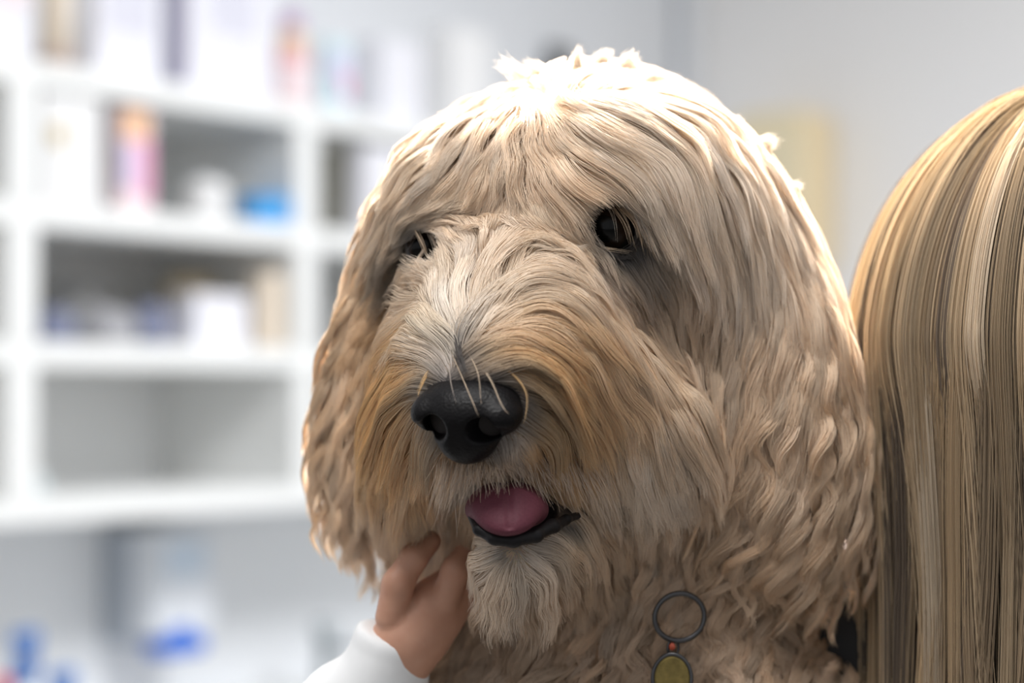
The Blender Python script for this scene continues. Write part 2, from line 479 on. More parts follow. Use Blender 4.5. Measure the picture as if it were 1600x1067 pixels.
# lower row
u0, _ = SU(62, 755, 0.06)
t = empty('glass_vial', LW(u0, 0.06, Z_3), 'small clear vial alone at the left of the bottom row', 'vial'); t.rotation_euler = (0, 0, RZ)
child('vial_body', lathe_mesh('vial_body', [(0.009, 0), (0.010, 0.002), (0.010, 0.026), (0.006, 0.030)], 20), plain('vial_glass', (0.62, 0.70, 0.72), 0.2), t, smooth=True)
child('stopper', lathe_mesh('stopper', [(0.007, 0.030), (0.007, 0.036), (0.005, 0.037)], 20), C_greyl, t, smooth=True)
sbox('binder', -50, 8, 575, Z_3, 0.05, 0.05, C_green, 'green binder at the left edge in the bottom row', 'binder')

# ---- wall dispenser under the unit
DW = 0.115
ul, _ = SU(243, 900, DEPTH - DW); ur, zt = SU(338, 822, DEPTH - DW); _, zb = SU(290, 1020, DEPTH - DW)
disp = empty('soap_dispenser', LW((ul + ur) / 2, DEPTH - DW / 2, zb), 'wall soap dispenser with blue push lever under the shelf', 'dispenser'); disp.rotation_euler = (0, 0, RZ)
C_disp = plain('dispenser_shell', (0.72, 0.75, 0.80), 0.4); C_dsmoke = plain('dispenser_side', (0.40, 0.44, 0.50), 0.4)
C_win = plain('dispenser_window', (0.58, 0.68, 0.80), 0.3); C_lever = plain('lever_blue', (0.005, 0.13, 0.62), 0.35)
wd = ur - ul; hd = zt - zb
child('cover', box_mesh('cover', wd, DW * 0.55, hd * 0.86, 0.012, 4), C_disp, disp, (0, -DW * 0.22, hd * 0.14))
child('back_housing', box_mesh('back_housing', wd * 1.02, DW * 0.5, hd * 0.92, 0.006, 3), C_dsmoke, disp, (-0.004, DW * 0.24, hd * 0.08))
child('window', box_mesh('window', wd * 0.66, 0.004, hd * 0.30, 0.002), C_win, disp, (0, -DW * 0.495, hd * 0.60))
child('push_lever', box_mesh('push_lever', wd * 0.74, DW * 0.45, hd * 0.15, 0.012, 4), C_lever, disp, (0, -DW * 0.30, -hd * 0.02))
child('lever_arm', box_mesh('lever_arm', wd * 0.36, DW * 0.2, hd * 0.10, 0.004, 2), C_lever, disp, (-0.012, -DW * 0.40, hd * 0.13))

# ---- counter below the frame with the things that reach into it
Z_C = SU(40, 1190, 0.05)[1]
counter = empty('counter', LW(0.45, 0.0, 0.0), 'pale counter against the wall below the shelves', 'counter'); counter.rotation_euler = (0, 0, RZ)
child('cabinet_body', box_mesh('cabinet_body', 2.5, 0.5, Z_C - 0.04, 0.003), M_shelf, counter, (0, 0.03, 0.0))
child('worktop', box_mesh('worktop', 2.54, 0.56, 0.04, 0.004), M_shelf, counter, (0, 0.015, Z_C - 0.04))
C_spray = plain('muted_blue_plastic', (0.07, 0.18, 0.46), 0.4)
def sprayer(px, ytop, w, label, sc=1.0):
    u, zt = SU(px, ytop, w)
    t = empty('trigger_sprayer', LW(u, w, Z_C), label, 'spray bottle', 'spray bottles on the counter'); t.rotation_euler = (0, 0, RZ)
    H = zt - Z_C
    hb = H - 0.075
    child('bottle', lathe_mesh('bottle', [(0.030, 0), (0.034, 0.004), (0.034, hb * 0.7), (0.016, hb * 0.93), (0.014, hb)]), plain('clear_bottle', (0.70, 0.76, 0.82), 0.25), t, smooth=True)
    child('collar', lathe_mesh('collar', [(0.018, hb), (0.018, hb + 0.02), (0.013, hb + 0.022)]), C_spray, t, smooth=True)
    child('spray_head', box_mesh('spray_head', 0.050, 0.022, 0.024, 0.008, 3), C_spray, t, (0.006, 0, H - 0.024))
    child('neck', lathe_mesh('neck', [(0.012, hb + 0.02), (0.011, H - 0.028)]), C_spray, t, smooth=True)
    child('trigger', box_mesh('trigger', 0.010, 0.016, 0.045, 0.004, 2), C_spray, t, (0.022, 0, H - 0.066))
sprayer(34, 985, 0.02, 'blue-headed spray bottle at the lower left edge')
sprayer(92, 1046, 0.05, 'lower blue-headed spray bottle right of the other one')
u0, z0 = SU(2, 1056, -0.02)
t = empty('squeeze_bottle', LW(u0, -0.02, Z_C), 'bottle with red cap in the lower left corner', 'bottle'); t.rotation_euler = (0, 0, RZ)
child('bottle_body', lathe_mesh('bottle_body', [(0.024, 0), (0.028, 0.003), (0.028, (z0 - Z_C) * 0.6), (0.012, (z0 - Z_C) - 0.03)]), C_white, t, smooth=True)
child('cap', lathe_mesh('cap', [(0.013, z0 - Z_C - 0.031), (0.013, z0 - Z_C - 0.004), (0.008, z0 - Z_C)]), plain('red_cap', (0.70, 0.12, 0.14), 0.4), t, smooth=True)
u0, z0 = SU(508, 975, 0.16)
t = empty('water_tap', LW(u0, 0.16, Z_C), 'grey tap on the counter left of the white sleeve', 'tap'); t.rotation_euler = (0, 0, RZ)
M_tap = plain('tap_metal', (0.36, 0.40, 0.42), 0.3, 0.7)
child('tap_post', lathe_mesh('tap_post', [(0.022, 0), (0.022, 0.006), (0.013, 0.010), (0.013, z0 - Z_C - 0.02)]), M_tap, t, smooth=True)
child('tap_knob', lathe_mesh('tap_knob', [(0.018, z0 - Z_C - 0.022), (0.021, z0 - Z_C - 0.016), (0.020, z0 - Z_C), (0.012, z0 - Z_C + 0.004)]), M_tap, t, smooth=True)
child('spout', box_mesh('spout', 0.018, 0.12, 0.016, 0.006, 3), M_tap, t, (0, -0.06, (z0 - Z_C) * 0.6))

# ---- tan wall cabinet on the far wall
VX = -WX                                                   # along the far wall towards the right and the camera
o_ = CAM - far0
def FV(px, py, off=0.0):
    r = rayW(px, py); t_ = (-off - o_ @ UX) / (r @ UX); q = o_ + r * t_
    return q @ VX, q[2]
TD = 0.17
v0, zt = FV(1138, 176, TD); v1, zb = FV(1258, 424, TD)
tan = empty('wall_cabinet', far0 + VX * (v0 + v1) / 2 - UX * (TD / 2) + np.array([0, 0, zb]), 'tan wooden wall cabinet with rounded top behind the dog', 'cabinet')
tan.rotation_euler = (0, 0, RZ - math.pi / 2)
M_tan = plain('tan_wood', (0.88, 0.72, 0.46), 0.55, 0, 0.05, 12)
child('cabinet_body', box_mesh('cabinet_body', v1 - v0, TD - 0.012, zt - zb, 0.03, 5), M_tan, tan, (0, 0.006, 0), True)
child('cabinet_door', box_mesh('cabinet_door', (v1 - v0) * 0.90, 0.012, (zt - zb) * 0.93, 0.004), plain('tan_door', (0.80, 0.70, 0.48), 0.55), tan, (0, -TD / 2 + 0.006, (zt - zb) * 0.035))
child('knob', lathe_mesh('knob', [(0.008, 0), (0.007, 0.01), (0.012, 0.014), (0.010, 0.020)], 20), M_tan, tan, ((v1 - v0) * 0.3, -TD / 2, (zt - zb) * 0.4)).rotation_euler = (math.pi / 2, 0, 0)
# ---- small dark unit on the shelf wall, peeping over the dog's head
ut, zt = SU(884, 74, DEPTH - 0.03)
th = empty('thermostat', LW(ut, DEPTH - 0.015, zt - 0.09), 'small dark grey wall unit just above the top of the dog\'s head', 'thermostat'); th.rotation_euler = (0, 0, RZ)
child('housing', box_mesh('housing', 0.075, 0.03, 0.09, 0.006, 3), plain('charcoal_plastic', (0.06, 0.065, 0.07), 0.5), th)
child('display', box_mesh('display', 0.05, 0.003, 0.03, 0.001), plain('display_glass', (0.10, 0.11, 0.11), 0.2), th, (0, -0.016, 0.045))
# ================================================================ THE DOG
HEAD_FWD = np.array([-0.25, -0.75, -0.60]); HEAD_FWD /= np.linalg.norm(HEAD_FWD)
EYE_R = PD(957, 362, 52)
EYE_L = PD(668, 386, 136)
NOSE_C = PD(732, 652, -172)

def rotz(a):       # about camera-vertical axis, columns = local axes
    c, s = math.cos(a), math.sin(a)
    return np.array([[c, -s, 0], [s, c, 0], [0, 0, 1.0]])

_body = [   # (primitive, blend)
    (q_ell(PD(918, 345, 270), (272, 262, 222)), 1),                            # skull
    (q_ell(PD(748, 335, 185), (118, 120, 120)), 90),                           # far brow
    (q_ell(PD(905, 285, 110), (150, 110, 105)), 90),                           # near brow
    (q_cone(PD(838, 440, 90), PD(758, 632, -100), 130, 98), 90),               # muzzle
    (q_cone(PD(850, 560, -10), PD(985, 668, 90), 105, 112), 70),               # lip fold, camera-right
    (q_cone(PD(735, 570, -10), PD(664, 690, 60), 85, 72), 60),                 # lip fold, camera-left
    (q_ell(PD(800, 745, 165), (105, 110, 120)), 40),                           # back of the mouth
    (q_ell(PD(1050, 500, 250), (140, 140, 190)), 90),                          # cheek
    (q_cone(PD(900, 790, 150), PD(806, 868, -60), 78, 48), 26),                # lower jaw
    (q_cone(PD(730, 600, 350), PD(800, 980, 400), 110, 150), 60),              # far side of the neck
    (q_cone(PD(1010, 600, 410), PD(1000, 1250, 470), 225, 330), 80),           # neck
    (q_ell(PD(1025, 1230, 390), (452, 260, 335)), 100),                         # chest
    (q_cone(PD(1120, 330, 260), PD(1180, 520, 210), 70, 85), 60),              # ear root, near ear
    (q_ell(PD(1216, 660, 200), (112, 66, 225), rotz(0.35)), 50),               # near ear leather
    (q_cone(PD(660, 350, 290), PD(612, 500, 280), 55, 55), 60),                # ear root, far ear
    (q_ell(PD(592, 655, 280), (74, 62, 190), rotz(-0.3)), 40),                 # far ear leather
]
_cavity = q_ell(PD(806, 798, -70), (72, 130, 40))
_cavity2 = q_cone(PD(800, 795, -150), PD(915, 790, 20), 34, 12)
def body_sdf(p):
    d = None
    for f, k in _body:
        v = f(p)
        d = v if d is None else smin(d, v, k)
    d = smax(d, -_cavity(p), 14)
    d = smax(d, -_cavity2(p), 10)
    for e, r in ((EYE_R + np.array([-6, -34, 5]), 46), (EYE_L + np.array([-2, -26, -4]), 38)):   # eye sockets
        d = smax(d, -(np.linalg.norm(p - e, axis=-1) - r), 22)
    return d

bv, bF = surface(body_sdf, (-380, -260, -900), (700, 830, 470), 10)
dog = empty('dog', toW(PD(1000, 1400, 380)), 'cream and tan curly-coated dog with open mouth looking ahead', 'dog')
body_me = fast_mesh('dog_body', toW(bv), bF)

def near(p, c, r): return np.exp(-(np.linalg.norm(p - c, axis=-1) / r) ** 2)
def body_tint(p):
    base = np.tile(np.array([0.56, 0.42, 0.29]), (len(p), 1))
    dark = np.array([0.035, 0.028, 0.026])
    w = np.clip(near(p, EYE_R + HEAD_FWD * 8, 62) * 1.9 + near(p, EYE_L + HEAD_FWD * 8, 54) * 1.9 + np.exp(-np.clip(nose_hull(p), 0, None) / 14.0) * 1.4
                + np.exp(-np.clip(np.minimum(_cavity(p), _cavity2(p)), 0, None) / 12.0) * 1.2
                + near(p, PD(722, 560, -190), 35) * 0.9, 0, 1)[:, None]
    return base * (1 - w) + dark * w
M_skin = skin_attr_mat('dog_skin', 0.75)
body = link('body', body_me, M_skin, dog)

# ---- eyes
def uv_sphere(name, c, r, fwd, seg=40, rings=24):
    fwd = np.asarray(fwd, float) / np.linalg.norm(fwd)
    side = np.cross(fwd, (0, 0, 1.0)); side /= np.linalg.norm(side); up = np.cross(side, fwd)
    v, f = [], []
    for i in range(rings + 1):
        th = math.pi * i / rings
        for j in range(seg):
            ph = 2 * math.pi * j / seg
            bulge = 1.0 + 0.07 * max(0, math.cos(th)) ** 6
            q = fwd * math.cos(th) * bulge + (side * math.cos(ph) + up * math.sin(ph)) * math.sin(th)
            v.append(c + q * r)
    for i in range(rings):
        for j in range(seg):
            f.append((i * seg + j, i * seg + (j + 1) % seg, (i + 1) * seg + (j + 1) % seg, (i + 1) * seg + j))
    v = np.array(v)
    me = fast_mesh(name, toW(v), f)
    ang = np.degrees(np.arccos(np.clip(((v - c) / np.linalg.norm(v - c, axis=1, keepdims=True)) @ fwd, -1, 1)))
    col = np.tile(np.array([0.012, 0.010, 0.009]), (len(v), 1))
    col[ang < 48] = (0.020, 0.011, 0.007); col[ang < 24] = (0.003, 0.003, 0.003)
    paint(me, col)
    return me
m_eye, n_, l_, b_ = mat('dog_eye')
at = n_.new('ShaderNodeAttribute'); at.attribute_name = 'tint'; l_.new(at.outputs['Color'], b_.inputs['Base Color'])
b_.inputs['Roughness'].default_value = 0.16; b_.inputs['Specular IOR Level'].default_value = 0.25
eye_dir = np.array([-0.15, -1, -0.15])
o = link('eye', uv_sphere('eye', EYE_R + np.array([-9, -6, 9]), 49, eye_dir), m_eye, dog)
o = link('eye', uv_sphere('eye', EYE_L + np.array([0, -4, 2]), 42, eye_dir), m_eye, dog)

# ---- nose
nf = np.array([-0.36, -0.90, -0.22]); nf /= np.linalg.norm(nf)
nr = np.cross(nf, (0.05, 0, 1.0)); nr /= np.linalg.norm(nr); nu = np.cross(nr, nf)
NROT = np.stack([nr, nf, nu], 1)                     # local (right, forward, up)
if nr[0] < 0: NROT[:, 0] *= -1
def nose_sdf(p):
    q = (p - NOSE_C) @ NROT / 0.95
    d = q_ell((0, 0, 6), (74, 60, 46))(q)
    d = smin(d, q_ell((0, -22, 26), (76, 56, 34))(q), 24)
    d = smin(d, q_ell((0, 8, -32), (46, 45, 40))(q), 26)
    for s in (-1, 1):
        d = smin(d, q_ell((s * 60, 6, 8), (31, 42, 29))(q), 12)                # alar wings
    for s in (-1, 1):
        d = smax(d, -q_cone((s * 36, 64, -8), (s * 46, 10, -6), 22, 20)(q), 7) # nostril
        d = smax(d, -q_cone((s * 46, 58, -14), (s * 98, 20, -20), 15, 9)(q), 6) # slit running back
    d = smax(d, -q_cone((0, 76, 0), (0, 54, -78), 8, 9)(q), 12)                # philtrum groove
    return d * 0.95
def nose_hull(p):                                    # the nose without its openings
    q = (p - NOSE_C) @ NROT / 0.95
    d = np.minimum(q_ell((0, 0, 6), (74, 60, 46))(q), q_ell((0, -22, 26), (76, 56, 34))(q))
    d = np.minimum(d, q_ell((0, 8, -32), (46, 45, 40))(q))
    for s in (-1, 1): d = np.minimum(d, q_ell((s * 60, 6, 8), (31, 42, 29))(q))
    return d * 0.95
paint(body_me, body_tint(bv))
nv, nF = surface(nose_sdf, NOSE_C - 125, NOSE_C + 125, 2.5)
m_nose, n_, l_, b_ = mat('nose_leather')
b_.inputs['Base Color'].default_value = (0.005, 0.0045, 0.005, 1); b_.inputs['Specular IOR Level'].default_value = 0.14
b_.inputs['Roughness'].default_value = 0.34
vo = n_.new('ShaderNodeTexVoronoi'); vo.inputs['Scale'].default_value = 900
nz = n_.new('ShaderNodeTexNoise'); nz.inputs['Scale'].default_value = 260
tc = n_.new('ShaderNodeTexCoord')
bp = n_.new('ShaderNodeBump'); bp.inputs['Strength'].default_value = 0.35; bp.inputs['Distance'].default_value = 0.0005
l_.new(tc.outputs['Object'], vo.inputs['Vector']); l_.new(vo.outputs['Distance'], bp.inputs['Height']); l_.new(bp.outputs[0], b_.inputs['Normal'])
mr = n_.new('ShaderNodeMapRange'); mr.inputs[3].default_value = 0.30; mr.inputs[4].default_value = 0.55
l_.new(tc.outputs['Object'], nz.inputs['Vector']); l_.new(nz.outputs['Fac'], mr.inputs[0]); l_.new(mr.outputs[0], b_.inputs['Roughness'])
nose = tag(link('nose', fast_mesh('nose', toW(nv), nF), m_nose, dog), 'wet black nose')

# ---- tongue and lower lip
def tongue_sdf(p):
    q = p - PD(792, 789, -80)
    x, y, z = q[:, 0], q[:, 1], q[:, 2]
    z2 = z + 0.0016 * x * x - 8 * np.exp(-((x + 6) / 10.0) ** 2) * 0 + np.clip(-(y + 60), 0, None) * 0.55
    qq = np.stack([x, y, z2], 1)
    d = q_ell((0, 0, 0), (64, 112, 38))(qq)
    groove = np.exp(-((x + 6 + 0.1 * y) / 7.0) ** 2) * 3.5
    return d * 0.8 + groove * (z2 > 0)
tv, tF = surface(tongue_sdf, PD(792, 789, -80) - np.array([90, 150, 120]), PD(792, 789, -80) + np.array([90, 140, 80]), 3)
m_t, n_, l_, b_ = mat('tongue_flesh')
nz = n_.new('ShaderNodeTexNoise'); nz.inputs['Scale'].default_value = 900; tc = n_.new('ShaderNodeTexCoord')
mx = n_.new('ShaderNodeMix'); mx.data_type = 'RGBA'; mx.inputs[6].default_value = (0.085, 0.020, 0.032, 1); mx.inputs[7].default_value = (0.14, 0.038, 0.055, 1)
bp = n_.new('ShaderNodeBump'); bp.inputs['Strength'].default_value = 0.4; bp.inputs['Distance'].default_value = 0.0004
l_.new(tc.outputs['Object'], nz.inputs['Vector']); l_.new(nz.outputs['Fac'], mx.inputs[0]); l_.new(mx.outputs[2], b_.inputs['Base Color'])
l_.new(nz.outputs['Fac'], bp.inputs['Height']); l_.new(bp.outputs[0], b_.inputs['Normal'])
b_.inputs['Roughness'].default_value = 0.6; b_.inputs['Specular IOR Level'].default_value = 0.25
tongue = tag(link('tongue', fast_mesh('tongue', toW(tv), tF), m_t, dog), 'pink tongue')

LIP = [(738, 808, -118), (748, 828, -150), (772, 841, -166), (804, 845, -164), (838, 836, -140), (864, 822, -106), (884, 812, -74), (902, 806, -44)]
def lip_sdf(p):
    pts = [PD(*c) for c in LIP]
    d = None
    rr = [6, 8, 9, 10, 10, 10, 8, 5]
    for i in range(len(pts) - 1):
        v = q_cone(pts[i], pts[i + 1], rr[i], rr[i + 1])(p)
        d = v if d is None else smin(d, v, 6)
    return d + 0.8 * np.sin(p[:, 0] / 9.0 + p[:, 2] / 7.0)
lv, lF = surface(lip_sdf, PD(742, 860, -140) - np.array([60, 60, 40]), PD(940, 770, 20) + np.array([60, 60, 40]), 3)
m_lip = plain('lip_skin', (0.010, 0.009, 0.010), 0.45, 0, 0.3, 200, 0.2)
lip = tag(link('lower_lip', fast_mesh('lower_lip', toW(lv), lF), m_lip, dog), 'black lower lip')

# ---------------------------------------------------------------- fur grooming
def hit(px, py):
    """first point of the dog's skin along the ray of a pixel (D space)"""
    px = np.asarray(px, float); py = np.asarray(py, float)
    d = np.full(len(px), -420.0); best = d.copy(); bd = np.full(len(px), 1e9)
    for _ in range(70):
        k = (FPX + d) / FPX
        p = np.stack([(px - 800) * k, d, -(py - 533.5) * k], 1)
        v = body_sdf(p)
        m = v < bd; bd[m] = v[m]; best[m] = d[m]
        d = np.minimum(d + np.clip(v, 0.5, None) * 0.85, 900)
        d = np.where(v < 0.8, best, d)
    k = (FPX + best) / FPX
    return np.stack([(px - 800) * k, best, -(py - 533.5) * k], 1)

# each entry: path on the coat (photo pixels), strand length, lift, coat thickness, wave amplitude, wave length
FLOW = [
    # crown tufts and forehead
    ([(900, 150), (890, 128)], 85, 1.3, 50, 6, 80),
    ([(960, 150), (985, 138)], 85, 1.2, 50, 6, 80),
    ([(800, 175), (772, 225), (762, 300)], 130, 0.7, 42, 7, 120),
    ([(850, 180), (828, 240), (826, 310)], 130, 0.6, 40, 7, 120),
    ([(770, 165), (725, 200)], 120, 0.9, 45, 6, 110),
    ([(735, 205), (680, 262), (640, 335)], 150, 0.6, 45, 7, 120),
    ([(690, 255), (645, 320), (615, 400)], 150, 0.5, 42, 6, 120),
    ([(760, 285), (705, 325), (668, 348)], 80, 0.4, 28, 4, 90),
    ([(800, 300), (790, 340)], 60, 0.4, 24, 4, 80),
    ([(845, 300), (850, 345)], 60, 0.4, 24, 4, 80),
    # near side of the head: sweeps to the right and hangs
    ([(880, 185), (965, 205), (1030, 270), (1058, 370)], 270, 0.5, 42, 7, 170),
    ([(880, 240), (965, 255), (1025, 320), (1050, 420)], 240, 0.4, 36, 6, 170),
    ([(878, 290), (930, 288), (995, 308), (1035, 370)], 150, 0.35, 26, 5, 150),
    ([(1020, 330), (1048, 410), (1050, 500)], 190, 0.3, 34, 7, 170),
    ([(930, 145), (1040, 180), (1130, 250), (1190, 360)], 290, 0.5, 45, 7, 170),
    ([(990, 190), (1080, 260), (1130, 370), (1130, 480)], 320, 0.45, 45, 9, 190),
    ([(1050, 260), (1095, 370), (1095, 480), (1060, 560)], 300, 0.4, 45, 10, 190),
    ([(1110, 290), (1160, 400), (1160, 520), (1130, 600)], 310, 0.4, 45, 10, 170),
    ([(1150, 260), (1215, 340), (1255, 450), (1285, 560)], 290, 0.5, 45, 8, 160),
    # between the eyes the hair stands up and fans out
    ([(735, 505), (715, 440), (690, 375)], 120, 0.75, 34, 9, 90),
    ([(755, 480), (775, 410), (790, 350)], 125, 0.8, 38, 9, 90),
    ([(790, 465), (835, 410), (880, 392)], 115, 0.8, 36, 10, 90),
    ([(705, 490), (665, 445), (630, 430)], 110, 0.8, 32, 9, 90),
    ([(720, 410), (705, 360)], 80, 0.7, 30, 6, 90),
    ([(800, 400), (815, 355)], 80, 0.7, 30, 6, 90),
    # top of muzzle, combed sideways and down
    ([(742, 515), (800, 495), (870, 520), (940, 600)], 240, 0.45, 40, 8, 160),
    ([(800, 480), (900, 490), (985, 560), (1050, 680)], 230, 0.4, 42, 8, 190),
    ([(870, 450), (960, 500), (1040, 590), (1085, 700)], 215, 0.35, 40, 7, 190),
    ([(748, 548), (830, 545), (910, 620), (950, 740)], 210, 0.4, 36, 7, 180),
    ([(755, 575), (830, 585), (885, 660), (920, 770)], 190, 0.35, 30, 7, 170),
    ([(830, 620), (865, 690), (890, 780)], 120, 0.3, 28, 6, 130),
    ([(905, 620), (950, 700), (975, 800)], 120, 0.3, 34, 6, 150),
    ([(990, 640), (1020, 720), (1030, 810)], 100, 0.3, 36, 6, 150),
    ([(1060, 660), (1075, 740), (1070, 800)], 90, 0.3, 36, 6, 150),
    ([(815, 690), (850, 740), (880, 790)], 95, 0.3, 16, 4, 90),
    ([(785, 712), (815, 742), (845, 775)], 60, 0.3, 10, 3, 70),
    ([(750, 722), (762, 750)], 36, 0.3, 8, 2, 60),
    ([(705, 520), (645, 525), (605, 590), (590, 700)], 260, 0.4, 34, 7, 180),
    ([(700, 550), (640, 570), (605, 650), (600, 750)], 240, 0.35, 30, 6, 170),
    ([(680, 580), (640, 620), (618, 700), (625, 790)], 210, 0.35, 28, 6, 160),
    ([(650, 680), (640, 760), (660, 830)], 190, 0.3, 26, 6, 130),
    ([(685, 710), (680, 770), (695, 820)], 130, 0.3, 18, 4, 90),
    ([(718, 722), (708, 760)], 48, 0.3, 10, 3, 70),
    ([(625, 640), (605, 720), (610, 800)], 190, 0.35, 28, 6, 160),
    # around the eyes
    ([(925, 335), (950, 322), (985, 328), (1010, 360)], 60, 0.3, 14, 3, 90),
    ([(990, 345), (1005, 375), (1010, 400)], 70, 0.5, 18, 3, 90),
    ([(905, 350), (915, 375)], 45, 0.4, 12, 3, 90),
    ([(925, 420), (955, 460), (995, 530)], 85, 0.2, 14, 4, 100),
    ([(985, 415), (1015, 470), (1030, 540)], 100, 0.2, 18, 4, 100),
    ([(885, 400), (905, 440), (930, 480)], 60, 0.3, 14, 4, 80),
    ([(640, 395), (615, 430), (595, 490)], 100, 0.3, 26, 5, 100),
    ([(610, 430), (580, 520), (560, 610)], 170, 0.4, 36, 8, 130),
    ([(650, 460), (610, 500), (585, 580)], 130, 0.5, 34, 7, 110),
    # far ear
    ([(590, 420), (555, 520), (525, 620)], 270, 0.4, 32, 23, 130),
    ([(545, 560), (515, 680), (508, 790)], 190, 0.4, 30, 24, 130),
    ([(590, 640), (570, 760), (575, 850)], 130, 0.3, 28, 24, 130),
    ([(520, 760), (520, 840), (535, 900)], 90, 0.3, 26, 23, 120),
    ([(600, 790), (605, 850), (620, 900)], 90, 0.3, 26, 23, 120),
    # near ear
    ([(1185, 500), (1185, 620), (1160, 740)], 330, 0.4, 34, 27, 120),
    ([(1240, 510), (1262, 640), (1265, 780)], 330, 0.4, 36, 27, 130),
    ([(1290, 580), (1318, 700), (1318, 820)], 290, 0.4, 36, 24, 130),
    ([(1150, 620), (1128, 730), (1118, 820)], 240, 0.35, 32, 31, 110),
    ([(1190, 720), (1185, 810), (1190, 890)], 170, 0.3, 32, 28, 120),
    ([(1260, 760), (1255, 850), (1245, 930)], 130, 0.3, 32, 24, 120),
    ([(1310, 800), (1300, 880), (1280, 940)], 110, 0.3, 30, 23, 120),
    # chin and beard
    ([(790, 868), (785, 920), (800, 970)], 150, 0.45, 20, 5, 100),
    ([(755, 856), (730, 898)], 95, 0.45, 18, 5, 90),
    ([(835, 862), (858, 910), (870, 950)], 150, 0.4, 20, 6, 100),
    ([(890, 835), (930, 870), (960, 920)], 120, 0.35, 22, 8, 100),
    ([(950, 830), (985, 880)], 120, 0.35, 24, 12, 90),
    # throat and chest curls
    ([(1030, 840), (1020, 900)], 120, 0.7, 34, 18, 75),
    ([(1080, 880), (1060, 950)], 120, 0.7, 36, 20, 75),
    ([(900, 960), (880, 1020)], 120, 0.8, 38, 20, 75),
    ([(760, 970), (730, 1030)], 120, 0.8, 38, 20, 75),
    ([(1000, 1000), (1010, 1060)], 120, 0.8, 38, 22, 75),
    ([(1150, 980), (1170, 1050)], 120, 0.8, 38, 22, 75),
    ([(1270, 980), (1290, 1050)], 120, 0.8, 38, 20, 75),
]
_cp, _cd, _ca = [], [], []
for pts, L, lift, th, am, lam in FLOW:
    q = hit([a for a, b in pts], [b for a, b in pts])
    for i in range(len(q)):
        j0, j1 = (i, i + 1) if i == 0 else ((i - 1, i) if i == len(q) - 1 else (i - 1, i + 1))
        v = q[j1] - q[j0]
        _cp.append(q[i]); _cd.append(v / (np.linalg.norm(v) + 1e-6))
        _ca.append((L * (1 - 0.10 * i), lift, th, am, lam))
        if i < len(q) - 1:
            mid = (q[i] + q[i + 1]) / 2; v = q[i + 1] - q[i]
            _cp.append(mid); _cd.append(v / (np.linalg.norm(v) + 1e-6)); _ca.append((L * (1 - 0.10 * i), lift, th, am, lam))
_cp = np.array(_cp); _cd = np.array(_cd); _ca = np.array(_ca)
CROWN = PD(910, 60, 250)
def flow(p, sig=48.0):
    D2 = ((p[:, None, :] - _cp[None]) ** 2).sum(-1)
    w = np.exp(-D2 / (2 * sig * sig)) + 1e-3 / (1 + D2 / 2000.0)
    w[D2 > 400 ** 2] *= 0.02
    d = w @ _cd
    far = np.exp(-D2.min(1) / (2 * 130.0 ** 2))[:, None]
    ws = w.sum(1, keepdims=True)
    away = p - CROWN; away /= np.linalg.norm(away, axis=1, keepdims=True); away[:, 2] -= 0.6
    d = d / ws * far + away * (1 - far) * 0.8
    d /= np.linalg.norm(d, axis=1, keepdims=True) + 1e-9
    return d, (w @ _ca) / ws

# roots on the skin
tri = np.concatenate([bF[:, [0, 1, 2]], bF[:, [0, 2, 3]]])
ta, tb, tcn = bv[tri[:, 0]], bv[tri[:, 1]], bv[tri[:, 2]]
tn = np.cross(tb - ta, tcn - ta); tarea = np.linalg.norm(tn, axis=1) / 2
tmid = (ta + tb + tcn) / 3
tnn = grad(body_sdf, tmid)
view = tmid + np.array([0, FPX, 0]); view /= np.linalg.norm(view, axis=1, keepdims=True)
facing = -(tnn * view).sum(1)
dens = np.where(facing > -0.25, 1.0, 0.12)
dens[tmid[:, 2] < -690] = 0.03
dens[(tmid[:, 2] < -330)] *= 0.75
def bald(p):
    b = nose_hull(p) < 2
    b |= np.minimum(_cavity(p), _cavity2(p)) < 9
    b |= lip_sdf(p) < 3
    b |= np.linalg.norm(p - EYE_R - HEAD_FWD * 15, axis=1) < 33
    b |= np.linalg.norm(p - EYE_L - HEAD_FWD * 15, axis=1) < 30
    return b
def sample(n):
    pr = tarea * dens; pr = pr / pr.sum()
    i = RNG.choice(len(tri), n, p=pr)
    u = RNG.random((n, 2)); m = u.sum(1) > 1; u[m] = 1 - u[m]
    p = ta[i] + (tb[i] - ta[i]) * u[:, :1] + (tcn[i] - ta[i]) * u[:, 1:]
    p = p - tnn[i] * body_sdf(p)[:, None]
    ok = ~bald(p)
    return p[ok], tnn[i][ok]

def vnoise(p, sc, seed):
    """cheap smooth noise from a few random sines"""
    r = np.random.default_rng(seed); o = np.zeros(len(p))
    for _ in range(6):
        k = r.normal(size=3) * sc; o += np.sin(p @ k + r.random() * 6.28)
    return o / 2.45

